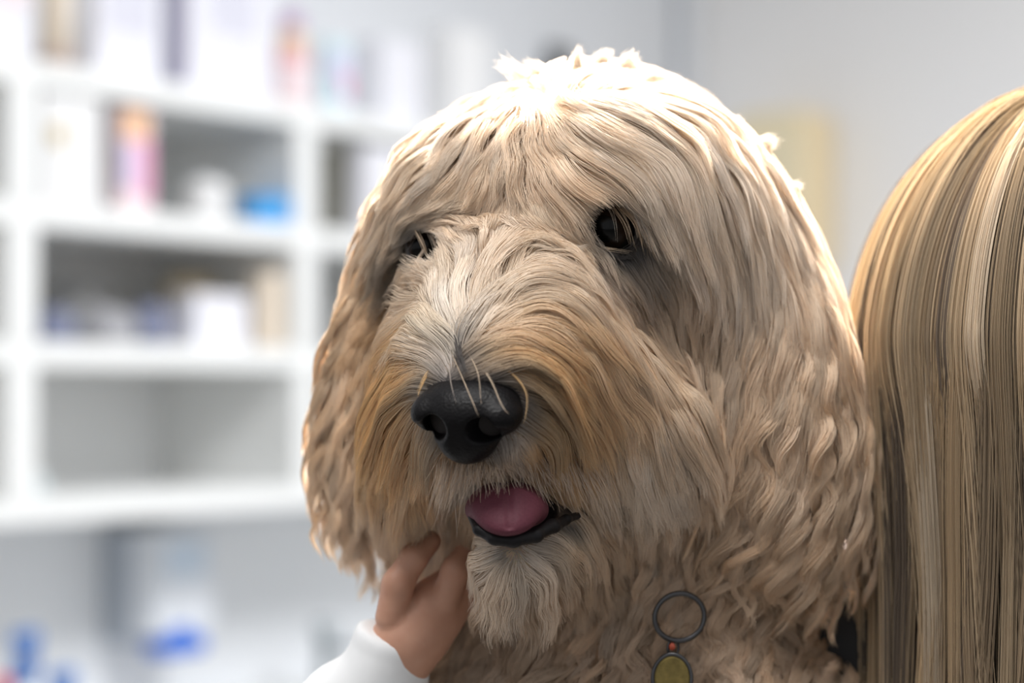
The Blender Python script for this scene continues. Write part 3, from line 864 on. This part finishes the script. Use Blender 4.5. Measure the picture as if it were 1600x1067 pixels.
K = 18
NG, NH = 3000, 220000
gp, gn = sample(NG)
_, ga = flow(gp)
gL, gl, gth, gam, glam = ga.T
gL = gL * 1.25 * RNG.uniform(0.75, 1.12, len(gp))
gh = gth * RNG.uniform(0.12, 1.0, len(gp))
strand = np.zeros((len(gp), K, 3)); strand[:, 0] = gp
p = gp.copy(); prev = None
tw = RNG.normal(0, 0.10, len(gp))
for k in range(1, K):
    t = k / (K - 1)
    f, _ = flow(p)
    n = grad(body_sdf, p); sd = body_sdf(p)
    side = np.cross(n, f)
    f = f + side * tw[:, None]
    c = np.clip(1 - sd / 90.0, 0, 1)[:, None]
    f = f - np.minimum((f * n).sum(1, keepdims=True), 0.0) * n * c
    f /= np.linalg.norm(f, axis=1, keepdims=True) + 1e-9
    d = f + n * (gl * (1 - t) ** 2.2)[:, None]
    d[:, 2] -= 0.25 * t
    if prev is not None: d = d + prev * 0.9
    d /= np.linalg.norm(d, axis=1, keepdims=True) + 1e-9
    p = p + d * (gL / (K - 1))[:, None]
    sd = body_sdf(p); hm = gh * min(1, t * 3.5) * (1 - 0.35 * t)
    push = np.clip(hm - sd, 0, None) * 0.75
    p = p + grad(body_sdf, p) * push[:, None]
    prev = d; strand[:, k] = p
# waves
tt = np.linspace(0, 1, K)
tang = np.gradient(strand, axis=1); tang /= np.linalg.norm(tang, axis=2, keepdims=True) + 1e-9
sidev = np.cross(tang, gn[:, None, :]); sidev /= np.linalg.norm(sidev, axis=2, keepdims=True) + 1e-9
upv = np.cross(sidev, tang)
ph = vnoise(gp, 1 / 100.0, 3) * 3.0 + RNG.normal(0, 0.45, len(gp))
arc = tt[None] * gL[:, None]
fr = 6.283 * arc / (glam * RNG.uniform(0.8, 1.25, len(gp)))[:, None] + ph[:, None]
ramp = np.clip(tt * 2.2, 0, 1)[None] * (gam * RNG.uniform(0.5, 1.3, len(gp)))[:, None]
strand = strand + sidev * (np.sin(fr) * ramp)[..., None] + upv * (np.cos(fr) * ramp * 0.45)[..., None]

# colours of the coat by region, the chest a darker brown
CRM = (0.86, 0.74, 0.61); TAN = (0.78, 0.60, 0.42); GOLD = (0.72, 0.46, 0.20); GRY = (0.50, 0.42, 0.36); DRK = (0.07, 0.058, 0.052); WHT = (0.90, 0.81, 0.69)
TINT = [
    (900, 140, 150, CRM), (1100, 300, 150, CRM), (700, 250, 120, CRM), (800, 300, 90, TAN),
    (770, 430, 90, CRM), (700, 500, 70, WHT), (800, 500, 60, CRM),
    (640, 555, 70, GOLD), (605, 650, 80, GOLD), (700, 580, 12, GRY), (840, 565, 70, GOLD), (900, 640, 70, GOLD), (880, 700, 50, GOLD),
    (960, 600, 80, TAN), (1050, 620, 80, TAN), (1000, 740, 90, CRM), (880, 740, 60, TAN), (640, 760, 80, CRM),
    (716, 538, 11, DRK), (720, 568, 13, DRK), (760, 592, 14, GRY), (825, 632, 16, GRY), (800, 690, 30, (0.62, 0.54, 0.47)), (730, 730, 34, (0.62, 0.54, 0.47)),
    (930, 330, 22, DRK), (915, 355, 22, DRK), (1000, 340, 22, DRK), (940, 405, 16, DRK), (990, 398, 16, GRY), (1020, 370, 18, GRY), (985, 465, 26, (0.60, 0.48, 0.38)), (930, 450, 24, (0.60, 0.48, 0.38)),
    (655, 365, 18, DRK), (680, 355, 20, GRY), (650, 410, 16, GRY), (690, 405, 20, GRY),
    (550, 600, 120, TAN), (560, 800, 100, TAN), (1200, 600, 120, TAN), (1250, 800, 130, TAN), (1130, 750, 80, TAN),
    (790, 900, 70, CRM), (850, 870, 26, GRY), (890, 832, 18, DRK), (800, 860, 12, DRK), (960, 860, 60, TAN),
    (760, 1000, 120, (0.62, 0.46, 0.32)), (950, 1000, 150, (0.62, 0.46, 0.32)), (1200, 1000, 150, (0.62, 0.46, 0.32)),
]
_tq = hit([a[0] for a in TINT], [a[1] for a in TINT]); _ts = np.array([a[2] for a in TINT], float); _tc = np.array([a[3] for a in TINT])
_dk = np.array([max(a[3]) < 0.55 for a in TINT])
def tint(p, dark=True):
    out = np.empty((len(p), 3))
    for s0 in range(0, len(p), 20000):
        q = p[s0:s0 + 20000]
        D2 = ((q[:, None] - _tq[None]) ** 2).sum(-1)
        w = np.exp(-D2 / (_ts[None] ** 2)) * (60.0 / _ts[None]) ** 0.9
        if not dark: w = w * ~_dk[None]
        wb = 0.05
        out[s0:s0 + 20000] = (w @ _tc + wb * np.array(TAN)) / (w.sum(1, keepdims=True) + wb)
    return out

cp, cn = sample(NH)
kd = kdtree.KDTree(len(gp))
for i, q in enumerate(gp): kd.insert(q, i)
kd.balance()
NN = 4
ids = np.empty((len(cp), NN), int); ds = np.empty((len(cp), NN))
for i, q in enumerate(cp):
    r = kd.find_n(q, NN)
    for j, (_, a, b) in enumerate(r): ids[i, j] = a; ds[i, j] = b
w = np.exp(-(ds / 20.0) ** 2) * np.clip((cn[:, None] * gn[ids]).sum(-1), 0.02, 1) + 1e-6
best = ids[np.arange(len(cp)), w.argmax(1)]
w /= w.sum(1, keepdims=True)
lf = RNG.uniform(0.6, 1.0, len(cp)) ** 0.7
fly = RNG.random(len(cp)) < 0.06
lf[fly] = RNG.uniform(0.8, 1.1, fly.sum())
def along(gid, lf):
    x = np.clip(tt[None] * lf[:, None] * (K - 1), 0, K - 1 - 1e-4); i0 = x.astype(int); fr_ = (x - i0)[..., None]
    return strand[gid[:, None], i0] * (1 - fr_) + strand[gid[:, None], i0 + 1] * fr_
smooth_ = np.zeros((len(cp), K, 3))
for j in range(NN):
    smooth_ += (along(ids[:, j], lf) - gp[ids[:, j]][:, None]) * w[:, j][:, None, None]
smooth_ += cp[:, None]
lock = along(best, lf)
off = (cp - gp[best]); offn = np.linalg.norm(off, axis=1, keepdims=True) + 1e-6
off = off / offn * np.minimum(offn, 30)
spread = (1 - tt[None] * lf[:, None]) ** 0.8 * 0.60 + 0.22
lock = lock + off[:, None] * spread[..., None]
cl = np.where(fly, 0.1, np.clip(0.50 + 0.018 * gam[best], 0.5, 0.95) * RNG.uniform(0.75, 1.15, len(cp)))
mix = (np.clip(tt * 2.6, 0, 1) ** 1.2)[None] * cl[:, None]
hair = smooth_ * (1 - mix[..., None]) + lock * mix[..., None]
# frizz
fa = np.where(fly, 9.0, 2.6) * RNG.uniform(0.3, 1.2, len(cp))
fd = RNG.normal(size=(len(cp), 3)); fd /= np.linalg.norm(fd, axis=1, keepdims=True)
fw = RNG.uniform(3, 9, len(cp)); fp = RNG.random(len(cp)) * 6.28
hair += fd[:, None] * (np.sin(tt[None] * fw[:, None] + fp[:, None]) * tt[None] * fa[:, None])[..., None]
# keep the hair out of eyes, nostrils and mouth
def blocked(h):
    q = h.reshape(-1, 3)
    b = (nose_hull(q) < 1.5)
    for c, r, ln in ((EYE_R + np.array([2, 0, 2]), 44, 100), (EYE_L + np.array([0, 0, -2]), 30, 100), (PD(790, 805, -110), 32, 110), (PD(725, 655, -200), 50, 120)):
        b |= (q_cone(c, c + np.array([0, -ln, 0]), 0, 0)(q).reshape(h.shape[:2]) < r * trim[:, None]).ravel()
    return b.reshape(h.shape[:2])
trim = RNG.uniform(0.68, 1.18, len(hair))                        # uneven hair ends
bl = blocked(hair)
first = np.where(bl.any(1), bl.argmax(1), K)
keep = (first > 2) | (RNG.random(len(cp)) < 0.05)
cut = first[keep]
hair = hair[keep]; cp = cp[keep]; cn = cn[keep]; best = best[keep]
for i in np.where(cut < K)[0]:                                   # trim a strand where it would run into them
    x = np.linspace(0, max(cut[i] - 1, 1), K); i0 = np.minimum(x.astype(int), K - 2); f_ = (x - i0)[:, None]
    hair[i] = hair[i][i0] * (1 - f_) + hair[i][i0 + 1] * f_
shade = (1 + RNG.normal(0, 0.07, (len(cp), 1))) * (1 + (RNG.normal(0, 0.09, len(gp)))[best][:, None])
warm = RNG.normal(0, 0.012, len(gp))[best]
shade = shade * np.stack([1 + warm, np.ones_like(warm), 1 - 2 * warm], 1)
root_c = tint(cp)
lid = np.clip(np.maximum(np.exp(-(np.clip(np.linalg.norm(cp - EYE_R, axis=1) - 56, 0, None) / 20) ** 2), np.exp(-(np.clip(np.linalg.norm(cp - EYE_L, axis=1) - 46, 0, None) / 15) ** 2)), 0, 1)[:, None]
rim = np.exp(-(np.clip(nose_sdf(cp), 0, None) / 9.0) ** 2)[:, None]
lid = np.maximum(lid, rim * 0.8)
root_c = root_c * (1 - lid) + np.array(DRK) * lid                 # dark pigment of the eyelids and round the nose
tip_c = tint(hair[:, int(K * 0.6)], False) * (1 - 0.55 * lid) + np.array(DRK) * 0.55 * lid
bl_ = np.clip((tt - 0.04) / 0.40, 0, 1); bl_ = (bl_ * bl_ * (3 - 2 * bl_))[None, :, None]
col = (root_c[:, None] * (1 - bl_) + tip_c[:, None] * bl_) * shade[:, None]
for e, r1, r2 in ((EYE_R + np.array([4, -30, 0]), 50, 24), (EYE_L + np.array([0, -25, -2]), 36, 16)):      # dark hair right round the eyes
    dk = np.exp(-(np.clip(np.linalg.norm(hair - e, axis=-1) - r1, 0, None) / r2) ** 2)[..., None] * 0.9
    col = col * (1 - dk) + np.array(DRK) * dk
col = np.clip(col, 0.01, 2); col /= np.maximum(1.0, col.max(-1, keepdims=True) / 0.92)
rad = 0.42 * (1 - 0.72 * tt ** 2)[None] * RNG.uniform(0.7, 1.2, (len(cp), 1))
M_fur = hair_mat('dog_fur', 0.26, 0.22, 0.34)

# which coat each strand belongs to
ear_n = q_ell(PD(1216, 660, 200), (112, 66, 225), rotz(0.35))(cp) < 18
ear_f = q_ell(PD(592, 655, 280), (74, 62, 190), rotz(-0.3))(cp) < 18
muz = np.min([q_cone(PD(838, 440, 90), PD(758, 632, -100), 130, 98)(cp), q_cone(PD(850, 560, -10), PD(985, 668, 90), 105, 112)(cp),
              q_cone(PD(735, 570, -10), PD(664, 690, 60), 85, 72)(cp)], 0) < 6
jaw = q_cone(PD(900, 790, 150), PD(806, 868, -60), 78, 48)(cp) < 8
low = cp[:, 2] < -330
zone = np.where(ear_n | ear_f, 1, np.where(muz, 2, np.where(jaw, 3, np.where(low, 4, 0))))
for z, nm, lb in ((0, 'head_fur', 'cream fur on the crown and cheeks'), (1, 'ear_fur', 'wavy tan fur of the hanging ears'), (2, 'muzzle_fur', 'golden fur combed down both sides of the muzzle'),
                  (3, 'beard_fur', 'pale beard under the mouth'), (4, 'chest_fur', 'curly fur on the chest')):
    m = zone == z
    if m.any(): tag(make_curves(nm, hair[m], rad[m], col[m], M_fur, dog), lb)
# ---- single wisps that stand out from the coat
def all_sdf(p): return np.minimum(body_sdf(p), nose_sdf(p))
def wisp(name_pts, n, width, lift, c, tip=0.4, r0=0.42, dep=None):
    px = np.array([a[0] for a in name_pts], float); py = np.array([a[1] for a in name_pts], float)
    if dep is None:
        d = np.full(len(px), -420.0)
        for _ in range(70):
            k = (FPX + d) / FPX
            v = all_sdf(np.stack([(px - 800) * k, d, -(py - 533.5) * k], 1))
            d = d + np.clip(v, 0, 120) * 0.85
        d = d - np.linspace(0, 1, len(px)) ** 0.5 * lift
    else:
        d = np.asarray(dep, float)
    k = (FPX + d) / FPX
    ctrl = np.stack([(px - 800) * k, d, -(py - 533.5) * k], 1)
    x = np.linspace(0, len(ctrl) - 1, K)
    # smooth curve through the control points
    i = np.clip(x.astype(int), 0, len(ctrl) - 2); f = (x - i)[:, None]
    ex = np.concatenate([[2 * ctrl[0] - ctrl[1]], ctrl, [2 * ctrl[-1] - ctrl[-2]]])
    p0, p1, p2, p3 = ex[i], ex[i + 1], ex[i + 2], ex[i + 3]
    path = 0.5 * (2 * p1 + (p2 - p0) * f + (2 * p0 - 5 * p1 + 4 * p2 - p3) * f ** 2 + (3 * p1 - p0 - 3 * p2 + p3) * f ** 3)
    o = RNG.normal(size=(n, 3)); o *= (np.random.default_rng(n).random((n, 1)) ** 0.5) * width / np.maximum(np.linalg.norm(o, axis=1, keepdims=True), 1e-6)
    s = path[None] + o[:, None] * (1 - (1 - tip) * tt[None, :, None])
    s = s + RNG.normal(0, 1, (n, 1, 3)) * (tt[None] ** 2 * width * 0.25)[..., None]
    l2 = RNG.uniform(0.7, 1.0, n)
    xx = tt[None] * l2[:, None] * (K - 1); i0 = np.minimum(xx.astype(int), K - 2); ff = (xx - i0)[..., None]
    s = np.take_along_axis(s, i0[..., None].repeat(3, 2), 1) * (1 - ff) + np.take_along_axis(s, (i0 + 1)[..., None].repeat(3, 2), 1) * ff
    return s, np.full((n, 1), r0 * (0.62 if n < 8 else 0.85)) * (1 - 0.7 * tt ** 2)[None], np.array(c)[None] * (1 + RNG.normal(0, 0.08, (n, 1)))
WISPS = {
    'crown_tuft': [
        ([(840, 140), (806, 112), (782, 94)], 120, 24, CRM, (215, 205, 200)), ([(870, 132), (838, 108), (822, 100)], 120, 24, CRM, (215, 205, 200)),
        ([(915, 128), (902, 96), (904, 74)], 200, 13, CRM, (215, 205, 205)), ([(950, 128), (938, 98), (952, 82)], 320, 20, CRM, (215, 205, 205)),
        ([(985, 132), (980, 100), (992, 88)], 320, 22, CRM, (220, 210, 210)), ([(1035, 150), (1040, 128), (1052, 124)], 220, 20, CRM, (230, 220, 220)),
        ([(1165, 255), (1192, 228), (1210, 218)], 300, 20, CRM, (250, 240, 240)), ([(1205, 310), (1235, 298), (1250, 288)], 260, 16, CRM, (260, 250, 250)),
        ([(1225, 350), (1244, 338), (1258, 334)], 200, 14, CRM, (265, 255, 255)), ([(690, 235), (652, 242), (628, 258)], 220, 22, CRM, (250, 245, 245)),
        ([(740, 190), (712, 180), (690, 188)], 220, 22, CRM, (240, 235, 235)), ([(1120, 210), (1140, 192), (1158, 190)], 220, 18, CRM, (240, 235, 235)),
    ],
    'face_wisp': [
        ([(700, 540), (722, 590), (740, 632), (748, 652)], 2, 1.6, TAN), ([(722, 535), (746, 582), (752, 636)], 3, 1.5, TAN), ([(730, 540), (765, 590), (785, 634), (800, 650)], 3, 2.5, TAN),
        ([(735, 552), (790, 576), (822, 615), (818, 668)], 10, 3, GOLD), ([(705, 552), (668, 584), (650, 625)], 10, 4, GOLD), ([(700, 550), (704, 595), (712, 630)], 3, 2, GRY),
        ([(714, 526), (717, 548), (720, 566)], 30, 7, DRK), ([(716, 548), (722, 566), (728, 582)], 40, 9, DRK),
        ([(885, 402), (905, 384), (932, 366)], 50, 9, TAN, (-5, -15, -18)), ([(890, 376), (935, 386), (988, 394)], 12, 5, TAN, (-8, -20, -14)), ([(868, 408), (890, 392), (918, 384)], 60, 9, CRM),
        ([(955, 316), (978, 350), (990, 394)], 9, 9, TAN, (0, -22, -14)), ([(970, 318), (995, 350), (1008, 396)], 20, 11, TAN, (0, -20, -8)), ([(985, 325), (1010, 358), (1022, 404)], 30, 11, TAN, (5, -12, 0)), ([(946, 316), (960, 345), (966, 384)], 3, 5, CRM, (0, -20, -16)),
        ([(926, 326), (914, 350), (918, 374)], 70, 9, DRK, (10, 2, 6)), ([(928, 320), (955, 308), (992, 320)], 70, 8, DRK, (10, -2, 6)), ([(1004, 340), (1018, 372), (1010, 402)], 70, 10, DRK, (12, 4, 10)), ([(925, 388), (955, 402), (992, 402)], 70, 8, DRK, (8, 0, 8)), ([(930, 404), (945, 425), (960, 450)], 60, 12, GRY, (6, 2, 8)),
        ([(648, 358), (660, 382), (670, 410)], 9, 6, TAN, (85, 72, 74)), ([(640, 434), (654, 405), (664, 386)], 25, 7, CRM, (95, 78, 72)), ([(690, 412), (680, 382), (668, 362)], 20, 8, CRM, (70, 66, 72)), ([(640, 372), (652, 358), (676, 356)], 50, 7, DRK, (98, 84, 84)),
        ([(770, 545), (800, 525), (840, 548)], 40, 5, GOLD), ([(745, 520), (800, 515), (860, 545), (900, 600)], 50, 6, GOLD), ([(780, 470), (840, 455), (880, 420)], 40, 7, CRM),
        ([(730, 440), (745, 400), (735, 350)], 60, 9, CRM), ([(770, 420), (790, 370), (812, 348)], 60, 9, CRM), ([(700, 430), (690, 380), (700, 345)], 50, 9, CRM), ([(810, 410), (850, 380), (890, 385)], 50, 8, CRM),
        ([(680, 440), (650, 420), (630, 432)], 40, 7, CRM),
    ],
}
for nm, items in WISPS.items():
    Ps, Rs, Cs = zip(*[wisp(it[0], it[1], it[2], 26 if nm == 'face_wisp' else 0, it[3], dep=it[4] if len(it) > 4 else None) for it in items])
    if nm == 'face_wisp':                                    # short fringe of the upper lip, every hair on its own
        n = 640; a = RNG.random(n)
        cx = np.interp(a, [0, 0.2, 0.4, 0.6, 0.8, 1], [690, 722, 752, 795, 865, 935]) + RNG.normal(0, 5, n)
        cy = np.interp(a, [0, 0.5, 1], [712, 720, 708]) + RNG.normal(0, 13, n)
        dx = np.interp(a, [0, 0.4, 1], [-16, 0, 34]) + RNG.normal(0, 9, n); dy = np.interp(a, [0, 0.25, 0.5, 0.75, 1], [95, 62, 34, 58, 105]) * RNG.uniform(0.55, 1.1, n)
        dd = np.interp(a, [0, 0.2, 0.5, 0.8, 1], [-92, -118, -132, -78, -14])
        fr_ = []
        for t in tt:
            px = cx + dx * t + RNG.normal(0, 4) * 0 + 4 * np.sin(a * 40 + t * 3) * t; py = cy + dy * t; d = dd - 26 * math.sin(min(1, t * 1.6) * math.pi / 2)
            k = (FPX + d) / FPX; fr_.append(np.stack([(px - 800) * k, d, -(py - 533.5) * k], 1))
        Ps = (*Ps, np.stack(fr_, 1)); Rs = (*Rs, 0.36 * (1 - 0.7 * tt ** 2)[None] * np.ones((n, 1)))
        mixc = RNG.random((n, 1)); Cs = (*Cs, np.array(TAN) * mixc + np.array(GRY) * (1 - mixc))
    make_curves(nm, np.concatenate(Ps), np.concatenate(Rs), np.clip(np.concatenate(Cs), 0.01, 0.92), M_fur, dog)
print('strands', len(hair))
# ================================================================ PEOPLE
# ---- person with long blonde hair, seen from behind at the right
HC = PD(1720, 560, 300)
HR = np.array([428.0, 430.0, 476.0])
woman = empty('person', toW(PD(1700, 1600, 320)), 'person with long straight blonde hair and dark top at the right edge', 'person')
_wb = [(q_ell(HC + np.array([20, 10, 60]), (285, 350, 370)), 1),
       (q_cone(HC + np.array([20, 60, -250]), HC + np.array([20, 80, -560]), 165, 180), 90),
       (q_cone(HC + np.array([-390, 150, -500]), HC + np.array([430, 150, -560]), 190, 190), 120),
       (q_ell(HC + np.array([40, 120, -1150]), (470, 300, 520)), 120)]
def wb_sdf(p):
    d = None
    for f, k in _wb:
        v = f(p); d = v if d is None else smin(d, v, k)
    return d
wv, wF = surface(wb_sdf, HC - np.array([640, 400, 1300]), HC + np.array([760, 480, 460]), 22)
link('body', fast_mesh('person_body', toW(wv), wF), plain('person_skin', (0.62, 0.40, 0.30), 0.5), woman)
def top_sdf(p): return smax(wb_sdf(p) - 14 - 4 * np.sin(p[:, 0] / 45 + p[:, 2] / 70), p[:, 2] - (HC[2] - 340), 10)
wv, wF = surface(top_sdf, HC - np.array([680, 440, 1300]), HC + np.array([800, 520, -280]), 22)
link('dark_top', fast_mesh('dark_top', toW(wv), wF), plain('black_knit', (0.012, 0.012, 0.013), 0.8, 0, 0.2, 200), woman)

NL, NW, KW = 520, 42000, 22
lock_az = np.sort(RNG.uniform(0, 2 * math.pi, NL))
rs = RNG.random(NL)
PAL = np.array([(0.62, 0.46, 0.28), (0.51, 0.36, 0.20), (0.34, 0.235, 0.13), (0.14, 0.092, 0.052), (0.74, 0.60, 0.43)])
lock_col = PAL[np.searchsorted(np.cumsum([0.28, 0.24, 0.20, 0.18]), rs)]
lock_rho = RNG.uniform(0.90, 1.0, NL); lock_rho -= (rs > 0.72) * (rs < 0.90) * 0.008
lock_col = lock_col * (0.88 + 0.20 * np.sin(lock_az * 9.0 + 1.0) * np.sin(lock_az * 23.0))[:, None]
lock_ph = RNG.uniform(0, 6.28, (NL, 3)); lock_in = RNG.normal(0.10, 0.05, NL); lock_w = RNG.normal(0, 0.05, NL)
li = RNG.integers(0, NL, NW)
az = lock_az[li] + RNG.normal(0, 0.020, NW)
rho = lock_rho[li] + RNG.normal(0, 0.010, NW) - np.abs(RNG.normal(0, 0.012, NW))
a0 = RNG.uniform(0.02, 0.75, NW) ** 1.0
tw_ = np.linspace(0, 1, KW)
cut_ = 0.46                                               # share of the strand that lies on the head
al = a0[:, None] + (math.pi / 2 - a0[:, None]) * np.clip(tw_ / cut_, 0, 1)[None]
drop = np.clip((tw_ - cut_) / (1 - cut_), 0, 1)[None] * RNG.uniform(780, 900, NW)[:, None]
conv = 1 - lock_in[li][:, None] * np.clip(drop / 350.0, 0, 1) ** 0.8 + 0.01 * np.sin(drop / 130.0 + lock_ph[li, :1])
az2 = az[:, None] + lock_w[li][:, None] * np.clip(drop / 500, 0, 1.4) + 0.012 * np.sin(drop / 160.0 + lock_ph[li, 1:2])
lift0 = np.clip(1 - (1 - np.clip(tw_ / 0.10, 0, 1)) ** 2, 0, 1)[None]
rr = rho[:, None] * conv * (0.93 + 0.07 * lift0)
W_ = np.stack([HC[0] + HR[0] * rr * np.sin(al) * np.sin(az2), HC[1] - HR[1] * rr * np.sin(al) * np.cos(az2), HC[2] + HR[2] * rr * np.cos(al) - drop], -1)
fl = RNG.random(NW) < 0.012
W_ += RNG.normal(size=(NW, 1, 3)) * (np.where(fl, 16, 1.2)[:, None] * np.sin(tw_[None] * 7 + RNG.random((NW, 1)) * 6.28) * tw_[None])[..., None]
wc = np.clip(lock_col[li] * (1 + RNG.normal(0, 0.10, (NW, 1))), 0.01, 0.9)
wr = 0.62 * RNG.uniform(0.7, 1.2, (NW, 1)) * np.ones((1, KW)); wr[:, -1] *= 0.4
tag(make_curves('hair', W_, wr, wc, hair_mat('person_hair', 0.25, 0.15, 0.3), woman), 'long straight blonde hair with brown lowlights')

# ---- second person: hand under the dog's jaw, white sleeve
hand_d = 150
holder = empty('person', toW(PD(560, 1300, 200)), 'person reaching in from the lower left, bare hand and white sleeve', 'person')
def hp(px, py, d=0): return PD(px, py, hand_d + d)
_hand = [
    (q_cone(hp(585, 1130, 40), hp(630, 1012, 10), 60, 50), 1),         # forearm, wrist
    (q_cone(hp(636, 1000, 5), hp(672, 955, 12), 48, 44), 40),            # palm heel
    (q_cone(hp(665, 975, 25), hp(708, 925, 40), 46, 42), 40),          # palm
]
_fing = [
    ([(612, 965, -16), (622, 912, -24), (646, 872, -16), (672, 846, 6)], (27, 25, 22, 18)),   # thumb, along the jaw
    ([(694, 938, -10), (712, 890, -14), (736, 856, 20), (756, 840, 65)], (24, 22, 20, 17)),
    ([(722, 920, 25), (748, 888, 40), (775, 868, 85), (790, 860, 125)], (24, 22, 20, 17)),
    ([(735, 925, 60), (765, 900, 80), (795, 885, 120), (810, 878, 155)], (23, 21, 19, 16)),
    ([(735, 940, 85), (765, 925, 110), (790, 915, 140), (805, 908, 170)], (20, 18, 16, 14)),
]
def hand_sdf(p):
    d = None
    for f, k in _hand:
        v = f(p); d = v if d is None else smin(d, v, k)
    for pts, r in _fing:
        c = None
        for i in range(3):
            v = q_cone(hp(*pts[i]), hp(*pts[i + 1]), r[i], r[i + 1])(p); c = v if c is None else smin(c, v, 10)
        d = smin(d, c, 6)
    return d
hv, hF = surface(hand_sdf, hp(560, 1200, -120) - np.array([60, 60, 10]), hp(840, 800, 170) + np.array([60, 60, 40]), 6)
m_h, n_, l_, b_ = mat('hand_skin')
nz = n_.new('ShaderNodeTexNoise'); nz.inputs['Scale'].default_value = 120; tc = n_.new('ShaderNodeTexCoord')
mx = n_.new('ShaderNodeMix'); mx.data_type = 'RGBA'; mx.inputs[6].default_value = (0.52, 0.26, 0.17, 1); mx.inputs[7].default_value = (0.64, 0.36, 0.25, 1)
l_.new(tc.outputs['Object'], nz.inputs['Vector']); l_.new(nz.outputs['Fac'], mx.inputs[0]); l_.new(mx.outputs[2], b_.inputs['Base Color'])
b_.inputs['Roughness'].default_value = 0.5; b_.inputs['Subsurface Weight'].default_value = 0.1; b_.inputs['Subsurface Radius'].default_value = (0.006, 0.002, 0.001)
tag(link('body', fast_mesh('holder_body', toW(hv), hF), m_h, holder), 'bare hand and wrist')
def sleeve_sdf(p):
    a = q_cone(hp(560, 1220, 60), hp(610, 1012, 15), 110, 66)(p)
    b = q_cone(hp(535, 1110, 60), hp(420, 1260, 120), 78, 120)(p)
    d = smin(a, b, 45)
    fold = 5 * np.sin(p[:, 2] / 16.0 + 0.8 * np.sin(p[:, 0] / 24.0)) * 0.6
    ax = hp(632, 990, 10) - hp(585, 1130, 40); ax = ax / np.linalg.norm(ax)
    end = (p - hp(618, 990, 10)) @ ax
    return smax(d + fold * 0.35, end, 8)
sv, sF = surface(sleeve_sdf, hp(420, 1330, 0) - np.array([120, 120, 40]), hp(720, 930, 120) + np.array([40, 120, 40]), 8)
link('sleeve', fast_mesh('sleeve', toW(sv), sF), plain('white_cotton', (0.86, 0.87, 0.88), 0.85, 0, 0.03, 150), holder)

# ---- ring and name tag hanging on the dog's chest
tagd = empty('collar_tag', toW(PD(1052, 1060, 55)), 'dark metal split ring with brass name tag on the dog\'s chest', 'dog tag')
def torus_path(c, rx, rz, tilt, r, n=48, m=8):
    v, f = [], []
    for i in range(n):
        a = 2 * math.pi * i / n
        ctr = np.array([rx * math.cos(a), tilt * math.cos(a), rz * math.sin(a)])
        rad_ = ctr / np.linalg.norm(ctr)
        for j in range(m):
            b = 2 * math.pi * j / m
            v.append(c + ctr + rad_ * r * math.cos(b) + np.array([0, 1, 0]) * r * math.sin(b))
    for i in range(n):
        for j in range(m):
            f.append((i * m + j, ((i + 1) % n) * m + j, ((i + 1) % n) * m + (j + 1) % m, i * m + (j + 1) % m))
    return fast_mesh('ring', toW(np.array(v)), f)
M_steel = plain('dark_steel', (0.10, 0.10, 0.105), 0.35, 0.8)
TZ = 108
link('split_ring', torus_path(PD(1062, 964, TZ), 41, 38, 14, 4.6), M_steel, tagd)
link('small_ring', torus_path(PD(1052, 1012, TZ), 9, 14, 6, 3.0), M_steel, tagd)
def disc(c, rx, rz, th, n=40):
    v, f = [], []
    for y, k in ((-th, 0.92), (-th * 0.6, 1), (th * 0.6, 1), (th, 0.92)):
        for i in range(n):
            a = 2 * math.pi * i / n; v.append(c + np.array([rx * k * math.cos(a), y, rz * k * math.sin(a)]))
    for r_ in range(3):
        for i in range(n): f.append((r_ * n + i, r_ * n + (i + 1) % n, (r_ + 1) * n + (i + 1) % n, (r_ + 1) * n + i))
    f.append(tuple(reversed(range(n)))); f.append(tuple(range(3 * n, 4 * n)))
    return mesh_from('disc', toW(np.array(v)), f)
link('tag_disc', disc(PD(1050, 1060, TZ - 30), 28, 36, 3), plain('brass', (0.22, 0.165, 0.05), 0.5, 0.5, 0.5, 350), tagd, smooth=False)
link('tag_rim', torus_path(PD(1050, 1060, TZ - 31), 31, 39, 0, 3.2), M_steel, tagd)
link('red_bead', disc(PD(1050, 1010, TZ - 6), 5, 6, 4), plain('red_enamel', (0.55, 0.10, 0.05), 0.4), tagd)
